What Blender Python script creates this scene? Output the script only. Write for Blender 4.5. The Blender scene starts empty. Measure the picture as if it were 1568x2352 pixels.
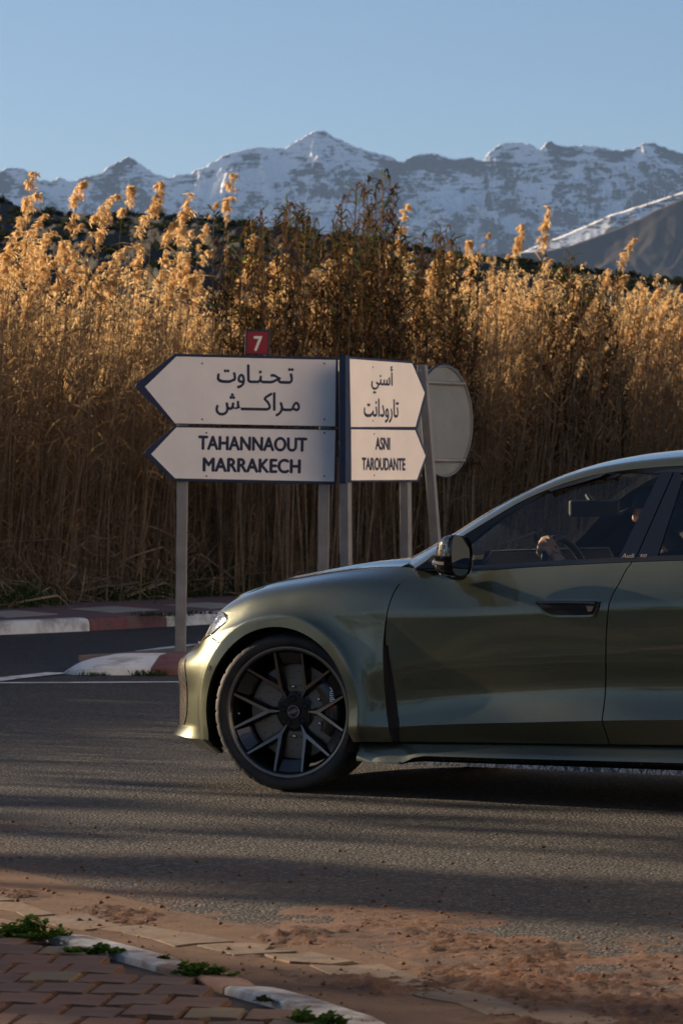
import bpy, bmesh, math, random
import numpy as np
from mathutils import Vector, Matrix, noise as mnoise

# ------------------------------------------------------------------ camera, light, exposure
scn = bpy.context.scene
C = scn.collection
rad = math.radians
FPX, HCAM, V0, UC = 8500.0, 1.3, 1130.0, 784.0      # lens in pixels of a 1568 px wide picture, eye height, horizon row
cam = bpy.data.objects.new('camera', bpy.data.cameras.new('camera')); C.objects.link(cam)
cam.location = (0, 0, HCAM); cam.rotation_euler = (rad(90), 0, 0)
cd = cam.data; cd.sensor_fit = 'HORIZONTAL'; cd.sensor_width = 24.0; cd.lens = FPX/1568*24
cd.shift_y = -46/1568
cd.clip_start = 0.1; cd.clip_end = 90000
cd.dof.use_dof = True; cd.dof.focus_distance = 15.9; cd.dof.aperture_fstop = 13.0
scn.camera = cam
SUN_AZ, SUN_EL = 27.2, 16.0
sun_vec = Vector((-math.cos(rad(SUN_AZ))*math.cos(rad(SUN_EL)), math.sin(rad(SUN_AZ))*math.cos(rad(SUN_EL)), math.sin(rad(SUN_EL))))
world = bpy.data.worlds.new('World'); scn.world = world; world.use_nodes = True
wn = world.node_tree
sky = wn.nodes.new('ShaderNodeTexSky'); sky.sky_type = 'NISHITA'; sky.sun_disc = False
sky.sun_elevation = rad(SUN_EL); sky.sun_rotation = math.atan2(sun_vec.x, sun_vec.y)
sky.altitude = 1500; sky.air_density = 0.9; sky.dust_density = 3.0; sky.ozone_density = 3.0
wn.links.new(sky.outputs[0], wn.nodes['Background'].inputs[0]); wn.nodes['Background'].inputs[1].default_value = 0.05
sl = bpy.data.lights.new('sun', 'SUN'); sl.energy = 5.0; sl.angle = rad(0.53); sl.color = (1.0, 0.77, 0.52)
so = bpy.data.objects.new('sun', sl); C.objects.link(so)
so.rotation_euler = sun_vec.to_track_quat('Z', 'Y').to_euler(); so.location = (-30, 20, 30)
vs = scn.view_settings; vs.view_transform = 'Standard'; vs.look = 'None'; vs.gamma = 1.0; vs.use_curve_mapping = False
vs.exposure = 1.25

# ------------------------------------------------------------------ helpers
def lin(c):
    return tuple(((x/255)/12.92 if x/255 <= .04045 else ((x/255+.055)/1.055)**2.4) for x in c)
def gp(u, v, z=0.0):
    """point of the ground plane at height z seen at (u, v) of the 1568 px picture"""
    Y = FPX*(HCAM-z)/(v-V0)
    return ((u-UC)/FPX*Y, Y, z)
def wp(u, v, Y):
    return ((u-UC)/FPX*Y, Y, HCAM-(v-V0)/FPX*Y)
class NT:
    def __init__(self, name):
        self.m = bpy.data.materials.new(name); self.m.use_nodes = True
        self.t = self.m.node_tree; self.n = self.t.nodes; self.l = self.t.links
        self.b = self.n['Principled BSDF']; self.out = self.n['Material Output']
    def N(self, typ, **kw):
        x = self.n.new(typ)
        for k, v in kw.items(): setattr(x, k, v)
        return x
    def put(self, sock, v):
        if hasattr(v, 'links'): self.l.new(v, sock)
        elif isinstance(v, (tuple, list)) and len(v) == 3 and sock.type == 'RGBA': sock.default_value = (*v, 1)
        else: sock.default_value = v
    def co(self, kind='Object', scale=None):
        c = self.N('ShaderNodeTexCoord').outputs[kind]
        if scale is not None:
            mp = self.N('ShaderNodeMapping'); self.l.new(c, mp.inputs[0]); mp.inputs['Scale'].default_value = scale
            c = mp.outputs[0]
        return c
    def pos(self, scale=None):
        c = self.N('ShaderNodeNewGeometry').outputs['Position']
        if scale is not None:
            mp = self.N('ShaderNodeMapping'); self.l.new(c, mp.inputs[0]); mp.inputs['Scale'].default_value = scale
            c = mp.outputs[0]
        return c
    def noise(self, co, scale, detail=4, rough=.55, dist=0, out='Fac'):
        x = self.N('ShaderNodeTexNoise'); self.l.new(co, x.inputs['Vector'])
        x.inputs['Scale'].default_value = scale; x.inputs['Detail'].default_value = detail
        x.inputs['Roughness'].default_value = rough; x.inputs['Distortion'].default_value = dist
        return x.outputs[out]
    def voro(self, co, scale, feature='F1', out='Distance', rnd=1.0):
        x = self.N('ShaderNodeTexVoronoi'); x.feature = feature; self.l.new(co, x.inputs['Vector'])
        x.inputs['Scale'].default_value = scale; x.inputs['Randomness'].default_value = rnd
        return x.outputs[out]
    def ramp(self, fac, stops):
        r = self.N('ShaderNodeValToRGB'); self.l.new(fac, r.inputs[0]); e = r.color_ramp.elements
        while len(e) < len(stops): e.new(.5)
        for el, (p, c) in zip(e, stops):
            el.position = p; el.color = (*c, 1) if isinstance(c, (tuple, list)) else (c, c, c, 1)
        return r.outputs[0]
    def mr(self, v, a, b, c=0., d=1.):
        x = self.N('ShaderNodeMapRange'); self.put(x.inputs[0], v)
        for i, q in enumerate((a, b, c, d)): x.inputs[i+1].default_value = q
        return x.outputs[0]
    def math(self, op, a, b=0., clamp=False):
        x = self.N('ShaderNodeMath', operation=op, use_clamp=clamp); self.put(x.inputs[0], a); self.put(x.inputs[1], b); return x.outputs[0]
    def mix(self, f, a, b, blend='MIX'):
        x = self.N('ShaderNodeMix', data_type='RGBA', blend_type=blend)
        self.put(x.inputs[0], f); self.put(x.inputs[6], a); self.put(x.inputs[7], b); return x.outputs[2]
    def bump(self, h, strength, dist, normal=None):
        x = self.N('ShaderNodeBump'); self.put(x.inputs['Height'], h)
        x.inputs['Strength'].default_value = strength; x.inputs['Distance'].default_value = dist
        if normal is not None: self.l.new(normal, x.inputs['Normal'])
        return x.outputs[0]
    def sep(self, v):
        x = self.N('ShaderNodeSeparateXYZ'); self.l.new(v, x.inputs[0]); return x.outputs
    def set(self, **kw):
        names = dict(base='Base Color', rough='Roughness', metal='Metallic', normal='Normal', coat='Coat Weight', coatr='Coat Roughness',
                     spec='Specular IOR Level', alpha='Alpha', ior='IOR', trans='Transmission Weight', sheen='Sheen Weight', emit='Emission Color', emits='Emission Strength', coatn='Coat Normal', sss='Subsurface Weight')
        for k, v in kw.items(): self.put(self.b.inputs[names[k]], v)
        return self.m
def pbr(name, base, rough=.5, metal=0., var=0., vscale=8., bump=0., bscale=60., bdist=.002, dirt=None, dirt_amt=.5, **kw):
    m = NT(name); co = m.co('Object'); col = base
    if var:
        n = m.noise(co, vscale, 5, .6)
        col = m.mix(m.mr(n, .3, .7), tuple(x*(1-var) for x in base), tuple(min(1, x*(1+var)) for x in base))
    if dirt:
        n2 = m.noise(co, vscale*.37, 6, .65)
        col = m.mix(m.math('MULTIPLY', m.mr(n2, .48, .68), dirt_amt), col, dirt)
    kk = dict(base=col, rough=rough, metal=metal); kk.update(kw)
    if bump: kk['normal'] = m.bump(m.noise(co, bscale, 3), bump, bdist)
    return m.set(**kk)

def mesh(name, V, F, mat, parent=None, smooth=False, mats=None, fm=None, sharp=None):
    me = bpy.data.meshes.new(name)
    V = np.asarray(V, float).reshape(-1, 3)
    me.from_pydata(V.tolist(), [], [tuple(int(i) for i in f) for f in F])
    if mats:
        for x in mats: me.materials.append(x)
        if fm is not None: me.polygons.foreach_set('material_index', np.asarray(fm, np.int32))
    elif mat is not None: me.materials.append(mat)
    if smooth:
        me.polygons.foreach_set('use_smooth', np.ones(len(me.polygons), bool))
        if sharp: me.set_sharp_from_angle(angle=rad(sharp))
    me.update()
    o = bpy.data.objects.new(name, me); C.objects.link(o)
    if parent is not None: o.parent = parent
    return o
def empty(name, loc=(0, 0, 0), rz=0., label=None, cat=None, group=None):
    o = bpy.data.objects.new(name, None); C.objects.link(o); o.location = loc; o.rotation_euler = (0, 0, rz)
    o.empty_display_size = .1
    return tag(o, label, cat, group)
def tag(o, label=None, cat=None, group=None, kind=None):
    if label: o['label'] = label
    if cat: o['category'] = cat
    if group: o['group'] = group
    if kind: o['kind'] = kind
    return o
class MB:
    """collects geometry of ONE part"""
    def __init__(self): self.V = []; self.F = []
    def add(self, V, F):
        n = len(self.V); self.V += [tuple(map(float, v)) for v in V]; self.F += [tuple(i+n for i in f) for f in F]; return self
    def box(self, c, size, R=None, taper=1.0):
        hx, hy, hz = (s/2 for s in size); P = []
        for z, k in ((-hz, 1), (hz, taper)):
            for x, y in ((-hx, -hy), (hx, -hy), (hx, hy), (-hx, hy)): P.append(Vector((x*k, y*k, z)))
        if R is not None: P = [R @ p for p in P]
        P = [p+Vector(c) for p in P]
        return self.add(P, [(3, 2, 1, 0), (4, 5, 6, 7), (0, 1, 5, 4), (1, 2, 6, 5), (2, 3, 7, 6), (3, 0, 4, 7)])
    def tube(self, pts, r, seg=8, cap=True, close=False):
        pts = [Vector(p) for p in pts]; n = len(pts)
        rs = r if isinstance(r, (list, tuple, np.ndarray)) else [r]*n
        V = []; ref = None
        for i, p in enumerate(pts):
            a = pts[(i-1) % n] if (i > 0 or close) else p; b = pts[(i+1) % n] if (i < n-1 or close) else p
            d = (b-a).normalized()
            if ref is None: ref = d.orthogonal().normalized()
            ref = (ref-d*ref.dot(d)).normalized(); q = d.cross(ref)
            V += [p+(ref*math.cos(2*math.pi*k/seg)+q*math.sin(2*math.pi*k/seg))*rs[i] for k in range(seg)]
        F = []
        m = n if close else n-1
        for i in range(m):
            for k in range(seg):
                j = (i+1) % n
                F.append((i*seg+k, i*seg+(k+1) % seg, j*seg+(k+1) % seg, j*seg+k))
        if cap and not close: F += [tuple(range(seg))[::-1], tuple(range((n-1)*seg, n*seg))]
        return self.add(V, F)
    def lathe(self, prof, seg=48, axis='y', cap=False):
        """profile [(r, h)] turned about the local axis"""
        V = []
        for r, h in prof:
            for k in range(seg):
                a = 2*math.pi*k/seg; c, s = r*math.cos(a), r*math.sin(a)
                V.append((c, h, s) if axis == 'y' else (c, s, h))
        F = []
        for i in range(len(prof)-1):
            for k in range(seg):
                j = (k+1) % seg; q = (i*seg+k, i*seg+j, (i+1)*seg+j, (i+1)*seg+k)
                F.append(q)
        if cap: F += [tuple(range(seg)), tuple(range((len(prof)-1)*seg, len(prof)*seg))]
        return self.add(V, F)
    def prism(self, poly, d0, d1, M=None):
        """polygon (x, y) extruded along z from d0 to d1, then mapped by M"""
        n = len(poly); P = [Vector((x, y, d)) for d in (d0, d1) for x, y in poly]
        if M is not None: P = [M @ p for p in P]
        return self.add(P, [tuple(range(n))[::-1], tuple(range(n, 2*n))]+[(i, (i+1) % n, n+(i+1) % n, n+i) for i in range(n)])
    def grid(self, P):
        nu, nv = P.shape[:2]
        return self.add(P.reshape(-1, 3), [(i*nv+j, (i+1)*nv+j, (i+1)*nv+j+1, i*nv+j+1) for i in range(nu-1) for j in range(nv-1)])
    def obj(self, name, mat, parent=None, smooth=False, sharp=None):
        return mesh(name, self.V, self.F, mat, parent, smooth, sharp=sharp)
def bevel(o, w, seg=2, angle=40):
    b = o.modifiers.new('bevel', 'BEVEL'); b.width = w; b.segments = seg; b.limit_method = 'ANGLE'; b.angle_limit = rad(angle)
    return o
def recalc(o):
    bm = bmesh.new(); bm.from_mesh(o.data); bmesh.ops.recalc_face_normals(bm, faces=bm.faces); bm.to_mesh(o.data); bm.free(); return o
def resample(P, n, closed=False):
    P = np.asarray(P, float); d = np.r_[0, np.cumsum(np.linalg.norm(np.diff(P, axis=0), axis=1))]
    t = np.linspace(0, d[-1], n); return np.stack([np.interp(t, d, P[:, k]) for k in range(P.shape[1])], 1)
def smooth_curve(P, n):
    """Catmull-Rom through P, resampled to n points"""
    P = np.asarray(P, float)
    if len(P) < 3: return resample(P, n)
    Q = np.vstack([2*P[0]-P[1], P, 2*P[-1]-P[-2]]); out = []
    for i in range(len(P)-1):
        p0, p1, p2, p3 = Q[i:i+4]
        for t in np.linspace(0, 1, 12, endpoint=False):
            out.append(.5*((2*p1)+(-p0+p2)*t+(2*p0-5*p1+4*p2-p3)*t*t+(-p0+3*p1-3*p2+p3)*t**3))
    out.append(P[-1]); return resample(out, n)
def sstep(x, a, b):
    t = np.clip((np.asarray(x, float)-a)/(b-a), 0, 1); return t*t*(3-2*t)
def text_obj(name, body, size, mat, parent, loc, rot=(0, 0, 0), xs=1.0, offset=0., extrude=.0006, align='CENTER', width=None, shear=0., space=1.0, bold=0., split=False):
    def raw(txt):
        cu = bpy.data.curves.new(name, 'FONT'); cu.body = txt; cu.size = size; cu.align_x = 'LEFT' if split else align; cu.offset = offset
        cu.extrude = extrude; cu.shear = shear; cu.space_character = space; cu.resolution_u = 5
        t = bpy.data.objects.new(name, cu); C.objects.link(t); bpy.context.view_layer.update()
        dg = bpy.context.evaluated_depsgraph_get(); me_ = bpy.data.meshes.new_from_object(t.evaluated_get(dg)); bpy.data.objects.remove(t); bpy.data.curves.remove(cu); return me_
    if split:                                    # joined letters overlap: fill each glyph by itself
        mx_ = lambda m_: max(v.co.x for v in m_.vertices)
        bar = mx_(raw('|')); x = 0.; bm = bmesh.new()
        for i_, ch in enumerate(body):
            g_ = raw(ch); n0 = len(bm.verts); bm.from_mesh(g_); bm.verts.ensure_lookup_table()
            if ch in '\uFE95\uFE96':               # close the bowl of the letter
                gx_ = [v.co.x for v in g_.vertices]; y0_ = min(v.co.y for v in g_.vertices); w_ = max(gx_)-min(gx_); fr = (.10, .86) if ch == '\uFE95' else (.09, .70)
                qs = [min(gx_)+w_*(fr[0]+(fr[1]-fr[0])*k/12) for k in range(13)]; yb = [y0_+.075*size*abs(k/6-1)**3.2 for k in range(13)]
                lo_ = [bm.verts.new((a_, b_, .0007)) for a_, b_ in zip(qs, yb)]; hi_ = [bm.verts.new((a_, b_+.088*size, .0007)) for a_, b_ in zip(qs, yb)]
                for k in range(12): bm.faces.new((lo_[k], lo_[k+1], hi_[k+1], hi_[k]))
                bm.verts.ensure_lookup_table()
            bmesh.ops.translate(bm, verts=bm.verts[n0:], vec=(x, 0, .00012*(i_ % 3))); x += mx_(raw(ch+'|'))-bar
        me = bpy.data.meshes.new(name); bm.to_mesh(me); bm.free()
    else: me = raw(body)
    co = np.array([v.co[:] for v in me.vertices]); w = co[:, 0].max()-co[:, 0].min(); cx = (co[:, 0].max()+co[:, 0].min())/2
    k = width/w if width else xs
    for v in me.vertices: v.co.x = (v.co.x-(cx if align == 'CENTER' else 0))*k
    if bold:
        bm = bmesh.new(); bm.from_mesh(me); n0 = list(bm.verts); geo = bm.verts[:]+bm.edges[:]+bm.faces[:]
        for dx, dy in ((bold, 0), (bold*.5, bold*.35), (bold*.5, -bold*.35)):
            r = bmesh.ops.duplicate(bm, geom=geo); bmesh.ops.translate(bm, verts=[g for g in r['geom'] if isinstance(g, bmesh.types.BMVert)], vec=(dx, dy, .0002+dy*.01))
        bm.to_mesh(me); bm.free()
    me.materials.clear(); me.materials.append(mat)
    o = bpy.data.objects.new(name, me); C.objects.link(o); o.parent = parent; o.location = loc; o.rotation_euler = rot
    return o
# ------------------------------------------------------------------ numpy gradient noise
_rng = np.random.default_rng(7); _perm = _rng.permutation(512); _perm = np.r_[_perm, _perm, _perm]
_gr = np.stack([np.cos(np.linspace(0, 2*np.pi, 64, endpoint=False)), np.sin(np.linspace(0, 2*np.pi, 64, endpoint=False))], 1)
def pnoise(x, y):
    xi = np.floor(x).astype(int); yi = np.floor(y).astype(int); xf = x-xi; yf = y-yi
    u = xf**3*(xf*(xf*6-15)+10); v = yf**3*(yf*(yf*6-15)+10)
    def g(ix, iy, dx, dy):
        h = _perm[(_perm[ix % 512]+iy) % 512] % 64; return _gr[h, 0]*dx+_gr[h, 1]*dy
    a, b = g(xi, yi, xf, yf), g(xi+1, yi, xf-1, yf); c, d = g(xi, yi+1, xf, yf-1), g(xi+1, yi+1, xf-1, yf-1)
    return (a*(1-u)+b*u)*(1-v)+(c*(1-u)+d*u)*v
def fbm(x, y, o=5, lac=2.03, gain=.5, ridge=False):
    s = np.zeros_like(x, float); a = 1.; f = 1.; n = 0
    for i in range(o):
        q = pnoise(x*f+i*17.3, y*f-i*9.1)
        s += a*((1-2.2*np.abs(q))**2 if ridge else q*1.5); n += a; a *= gain; f *= lac
    return s/n

# ------------------------------------------------------------------ ground, road
def struct(o, name=None): o['kind'] = 'structure'; return o
def asphalt():
    m = NT('asphalt'); p = m.pos()
    v = m.voro(p, 80, out='Color'); g = m.N('ShaderNodeRGBToBW'); m.l.new(v, g.inputs[0])
    big = m.noise(p, .9, 5, .6); mid = m.noise(p, 9, 4, .6)
    c = m.ramp(g.outputs[0], [(.25, (.013, .013, .013)), (.62, (.034, .032, .030)), (.85, (.125, .112, .10))])
    c = m.mix(m.mr(big, .35, .7, 0, .45), c, (.042, .038, .034))
    # red dust lying on the road beside the kerb
    xyz = m.sep(p); dist = m.math('ADD', m.math('MULTIPLY', xyz[0], .884), m.math('MULTIPLY', xyz[1], .467))   # away from the kerb line
    d = m.math('SUBTRACT', dist, 4.27)
    f = m.math('SUBTRACT', m.mr(d, .25, 2.3, 1.0, -.15), m.math('MULTIPLY', m.math('SUBTRACT', m.noise(p, 1.7, 6, .65), .5), -2.4))
    f = m.mr(m.math('SUBTRACT', f, m.math('MULTIPLY', mid, .35)), .25, .75)
    c = m.mix(m.math('MULTIPLY', f, .62), c, m.mix(mid, (.065, .033, .019), (.105, .054, .029)))
    dd = m.voro(p, 80); h = m.math('ADD', m.math('MULTIPLY', dd, -1.), m.math('MULTIPLY', m.noise(p, 40, 3), .5))
    nb = m.bump(h, 1., .014)
    return m.set(base=c, rough=.78, normal=nb, spec=.4)
M_asph = asphalt()
def soil(name, a, b, scale=3.):
    m = NT(name); p = m.pos(); n = m.noise(p, scale, 8, .65)
    return m.set(base=m.mix(m.mr(n, .3, .7), a, b), rough=.95, normal=m.bump(m.noise(p, scale*12, 5, .7), .6, .02))
gsheet = struct(MB().add([(-16000, -6000, -.05), (16000, -6000, -.05), (16000, 20000, -.05), (-16000, 20000, -.05)], [(0, 1, 2, 3)]).obj('ground', soil('dry_earth', (.10, .075, .05), (.17, .125, .085), .4)))
xs = np.r_[np.linspace(-70, -4, 12), np.linspace(-3.5, 4, 20), np.linspace(5, 70, 12)]; ys = np.r_[np.linspace(2, 8, 6), np.linspace(8.5, 20, 40), np.linspace(21, 60, 20)]
gx, gy = np.meshgrid(xs, ys, indexing='ij'); gz = .004*fbm(gx*.5, gy*.5, 3)
road = struct(MB().grid(np.stack([gx, gy, gz*0], 2)).obj('road', M_asph))
M_paintw = pbr('road_paint', (.70, .70, .68), .75, var=.12, vscale=14, dirt=(.12, .11, .10), dirt_amt=.85)
def line_strip(pts, w, z=.004, name='road_marking'):
    P = resample(pts, 24)[:, :2]; d = np.gradient(P, axis=0); d /= np.linalg.norm(d, axis=1)[:, None]; n = np.stack([-d[:, 1], d[:, 0]], 1)
    A = np.c_[P-n*w/2, np.full(24, z)]; B = np.c_[P+n*w/2, np.full(24, z)]
    return struct(MB().grid(np.stack([A, B], 1)).obj(name, M_paintw))
line_strip([gp(-260, 1574), gp(-60, 1570), gp(430, 1567.6)], .13)
line_strip([gp(430, 1567.6), gp(1300, 1564)], .13)
line_strip([gp(-60, 1570.5), gp(20, 1560), gp(136, 1547.5)], .20, .008)
line_strip([gp(325, 1497), gp(372, 1490.5), gp(430, 1483)], .13)
line_strip([gp(430, 1483), gp(700, 1462)], .13)

# --- traffic island
M_kw = pbr('kerb_white', (.76, .76, .74), .8, var=.10, vscale=9, dirt=(.16, .13, .11), dirt_amt=.8, bump=.5, bscale=25, bdist=.006)
M_kr = pbr('kerb_red', (.17, .065, .065), .85, var=.35, vscale=9, dirt=(.16, .12, .10), dirt_amt=.8, bump=.5, bscale=25, bdist=.006)
M_conc = pbr('old_concrete', (.28, .24, .205), .9, var=.2, vscale=6, dirt=(.12, .085, .06), dirt_amt=.7, bump=.6, bscale=30, bdist=.006)
M_islt = soil('island_top', (.13, .085, .07), (.22, .155, .13), 4.)
isl = empty('traffic_island', (-2.0, 26.2, 0), 0, 'kerbed traffic island with white and red sloping kerb blocks under the signs', 'traffic island')
def blk(x0, x1, mat, nose=False, y0=26.2, zt=.125, name='kerb_block'):
    # front face .05 high, then a ramp back to the top
    prof = [(0, 0), (.012, .05), (.03, .056), (.40, zt-.004), (.44, zt), (.75, zt), (.75, 0)]
    n = 14 if nose else 6; P = np.zeros((n, len(prof), 3))
    for i, q in enumerate(np.linspace(0, 1, n)):
        x = x0+(x1-x0)*q
        k = 1.
        if nose: k = math.sqrt(max(0.0, 1-(1-min(1, q/.62))**2))*.985+.015
        for j, (dy, z) in enumerate(prof):
            P[i, j] = (x+(.10*dy if not nose else .10*dy), y0+(dy if not nose else .22*(1-k)+dy*(.35+.65*k)), z*(k if nose else 1)+.001)
    P += np.array([0, 0, 0]); m = MB(); m.grid(P); m.add(P[0], [tuple(range(len(prof)))]); m.add(P[-1], [tuple(range(len(prof)))])
    o = recalc(m.obj(name, mat, isl, True, 35)); o.location = (2.0, -26.2, 0); return o
blk(-2.0, -1.352, M_kw, True)
x = -1.346
for k in range(9):
    blk(x, x+.72, M_kr if k % 2 == 0 else M_kw); x += .726
top = [(-1.9, 26.75), (5.3, 26.75), (5.3, 33.0), (2.5, 32.0), (-.6, 28.9), (-1.25, 28.05), (-1.62, 27.2)]
o = MB().prism(top, .004, .119).obj('island_slab', M_islt, isl); o.location = (2.0, -26.2, 0)
def small_grass(name, c, r, n, h, mat, label, cat='grass tuft', group=None):
    rg = np.random.default_rng(abs(hash(name+str(c))) % 9999); V = []; F = []
    rg = np.random.default_rng(int(abs(c[0]*977+c[1]*131)) % 99991)
    for i in range(n):
        a = rg.uniform(0, 6.28); q = r*math.sqrt(rg.uniform()); x, y = q*math.cos(a), q*math.sin(a)*.6; b = rg.uniform(0, 6.28); hh = h*rg.uniform(.4, 1); w = h*.05+.002
        dx, dy = math.cos(b), math.sin(b); ln = rg.uniform(.1, .7)*hh; k = len(V)
        V += [(x-dy*w, y+dx*w, 0), (x+dy*w, y-dx*w, 0), (x+dx*ln*.4, y+dy*ln*.4, hh*.7), (x+dx*ln, y+dy*ln, hh*.95)]
        F += [(k, k+1, k+2), (k+1, k+3, k+2)]
    o = mesh(name, V, F, mat); o.location = c; return tag(o, label, cat, group)

# --- far pavement and its kerb
KL = np.array([(-16, 14.6), (-9, 24.8), (-5, 30.7), (-3.1, 33.6), (-2.29, 34.6), (-1.65, 35.7), (-1.38, 36.15), (.5, 39.2), (4, 44.4), (9, 51)])
BL = np.array([(-20, 15.5), (-9, 29.5), (-5.2, 35.0), (-3.48, 37.7), (-2.75, 39.9), (-1.84, 41.6), (.3, 44.6), (4, 50.2), (9, 58)])
M_tile = NT('red_pavers'); p_ = M_tile.pos(); br = M_tile.N('ShaderNodeTexBrick'); M_tile.l.new(M_tile.pos((1, 1, 1)), br.inputs[0]); br.inputs['Scale'].default_value = 5
br.inputs['Color1'].default_value = (.19, .085, .085, 1); br.inputs['Color2'].default_value = (.22, .105, .10, 1); br.inputs['Mortar'].default_value = (.11, .075, .07, 1)
M_tile = M_tile.set(base=M_tile.mix(M_tile.mr(M_tile.noise(p_, 2.5, 5), .4, .7, 0, .6), br.outputs[0], (.17, .12, .10)), rough=.9)
far = MB(); A = resample(KL, 60); B = resample(BL, 60)
nk = np.gradient(A, axis=0); nk /= np.linalg.norm(nk, axis=1)[:, None]; nk = np.stack([-nk[:, 1], nk[:, 0]], 1)
A2 = A+nk*.13
Pf = np.stack([np.c_[A2*(1-q)+B*q, np.full(60, .115)] for q in np.linspace(0, 1, 4)], 1)
farp = struct(far.grid(Pf).obj('far_pavement', M_tile))
vg = np.stack([np.c_[B, np.full(60, .10)], np.c_[B+nk*1.0, np.full(60, .16)], np.c_[B+nk*8., np.full(60, .3)], np.c_[B+nk*40., np.full(60, .1)]], 1)
struct(MB().grid(vg).obj('verge', soil('verge_earth', (.05, .04, .028), (.09, .07, .045), 2.)))
M_cream = pbr('cream_pavers', (.42, .36, .29), .9, var=.15, vscale=4)
e1_ = np.array([1.7, 2.5])/math.hypot(1.7, 2.5)
for k in range(-1, 6):
    c = np.array([-2.30, 37.25])+e1_*1.62*(k-1)*1.0+np.array([0.0, 0.0]); 
    if k > 1: c = c+np.array([-.0, .0])
    pts = [c+np.array([-.47, .1]), c+np.array([-.05, 1.05]), c+np.array([.47, -.1]), c+np.array([.05, -1.05])]
    MB().prism([tuple(q) for q in pts], .1155, .1195).obj('cream_diamond', M_cream, farp)
fk = empty('far_kerb', (-3.1, 33.6, 0), 0, 'row of white and dark red kerb blocks along the far pavement', 'kerb')
# stations of block joints along the kerb; one joint at u=222, next at u=394
d = np.r_[0, np.cumsum(np.linalg.norm(np.diff(KL, axis=0), axis=1))]
kp = lambda q: np.array([np.interp(q, d, KL[:, 0]), np.interp(q, d, KL[:, 1])])
qj = np.interp(34.55, KL[:, 1], d)
for k in range(-9, 9):
    q0 = qj+k*1.30; q1 = q0+1.285
    if q0 < .2 or q1 > d[-1]: continue
    a, b = kp(q0), kp(q1); t = (b-a)/np.linalg.norm(b-a); n = np.array([-t[1], t[0]])
    prof = [(0, 0), (.006, .085), (.022, .115), (.05, .124), (.14, .124), (.14, 0)]; P = np.zeros((5, 6, 3))
    for i, x in enumerate((0, .03, .5, .97, 1.)):
        sh = .012 if i in (0, 4) else 0
        for j, (w, z) in enumerate(prof): pp = a+(b-a)*x+n*(w+sh); P[i, j] = (pp[0], pp[1], max(z-(sh*.6 if z > .05 else 0), 0)+.001)
    m = MB(); m.grid(P); m.add(P[0], [tuple(range(6))]); m.add(P[-1], [tuple(range(6))])
    o = recalc(m.obj('kerb_block', M_kr if k % 2 == 0 else M_kw, fk, True, 35)); o.location = (3.1, -33.6, 0)
# ------------------------------------------------------------------ direction signs
def face_mat(name, base):
    m = NT(name); co = m.co('Object'); n = m.noise(co, 60, 2); n2 = m.noise(co, 2.5, 5, .6)
    c = m.mix(m.mr(n, .74, .80), m.mix(m.mr(n2, .35, .7), base, tuple(x*.88 for x in base)), (.16, .14, .13))
    return m.set(base=c, rough=.5)
M_sface = face_mat('sign_white', (.88, .83, .80)); M_sblue = pbr('sign_blue', (.010, .017, .050), .45, var=.2); M_sink = pbr('sign_letters', (.010, .016, .045), .5)
M_galv = pbr('galvanised_post', (.23, .22, .215), .5, .35, var=.18, vscale=6, dirt=(.13, .11, .10), dirt_amt=.5)
M_sback = pbr('sign_back', (.15, .165, .175), .5, .0, var=.12, vscale=5)
MV = Matrix(((1, 0, 0), (0, 0, -1), (0, 1, 0))).to_4x4()      # polygon plane -> upright, facing -y
def rounded(poly, i, r, n=6):
    """round corner i of a polygon"""
    P = [np.array(p, float) for p in poly]; a, b, c = P[i-1], P[i], P[(i+1) % len(P)]
    p0 = b+(a-b)/np.linalg.norm(a-b)*r; p1 = b+(c-b)/np.linalg.norm(c-b)*r
    arc = [tuple((1-t)**2*p0+2*t*(1-t)*b+t*t*p1) for t in np.linspace(0, 1, n)]
    return [tuple(p) for p in P[:i]]+arc+[tuple(p) for p in P[i+1:]]
def board(root, outer, inner, y=0., inner_r=None):
    bo = MB().prism(outer, -.028, 0.0, MV).obj('sign_board', M_sblue, root); bevel(bo, .003, 2); bo.location.y = y
    fc = MB().prism(inner, 0.0005, .0035, MV).obj('sign_face', M_sface, bo)
    xs_ = [p[0] for p in inner]; zs_ = [p[1] for p in inner]
    for fx in (.30, .97):
        for fz_ in (.10, .90):
            b = MB().lathe([(.0001, -.0075), (.006, -.0065), (.008, -.0035)], 10).obj('bolt_head', M_galv, bo, True); b.location = (min(xs_)+(max(xs_)-min(xs_))*(fx if fx < .5 else .94), 0, min(zs_)+(max(zs_)-min(zs_))*fz_+(.0 if abs(fx-.5) > 0 else 0))
    return bo
# left sign, facing the camera; scale 311 px per metre at Y = 27.3
YS = 27.3; PXM = FPX/YS
def sx(u, u0): return (u-u0)/PXM
def sz(v): return HCAM-(v-V0)/PXM
u0 = 417.
lsg = empty('direction_sign', (sx(u0, UC), YS, .12), 0, 'large white arrow sign pointing left to Tahannaout and Marrakech, red number plate on top', 'road sign')
q = lambda u, v: (sx(u, u0), sz(v)-.12)
out1 = rounded([q(305, 886), q(401, 812), q(777, 820), q(775, 980), q(398, 973)], 0, .05)
bo1 = board(lsg, out1, [q(333, 888), q(405, 818.5), q(771, 826.5), q(769.5, 979), q(402, 972)])
out2 = rounded([q(326, 1041), q(401, 978), q(775, 985), q(772, 1113), q(397, 1105)], 0, .045)
bo2 = board(lsg, out2, [q(347, 1043), q(405, 981.5), q(770, 988), q(767, 1106), q(402, 1098.5)])
for i, (u, vb) in enumerate(((421, 1500), (747, 1500))):
    x = sx(u, u0); o = MB().box((0, 0, 0), (.082, .06, 2.06)).obj('sign_post', M_galv, lsg); o.location = (x-.012, .062, 1.02); o.rotation_euler = (0, rad(.7), 0); bevel(o, .006, 2)
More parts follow.
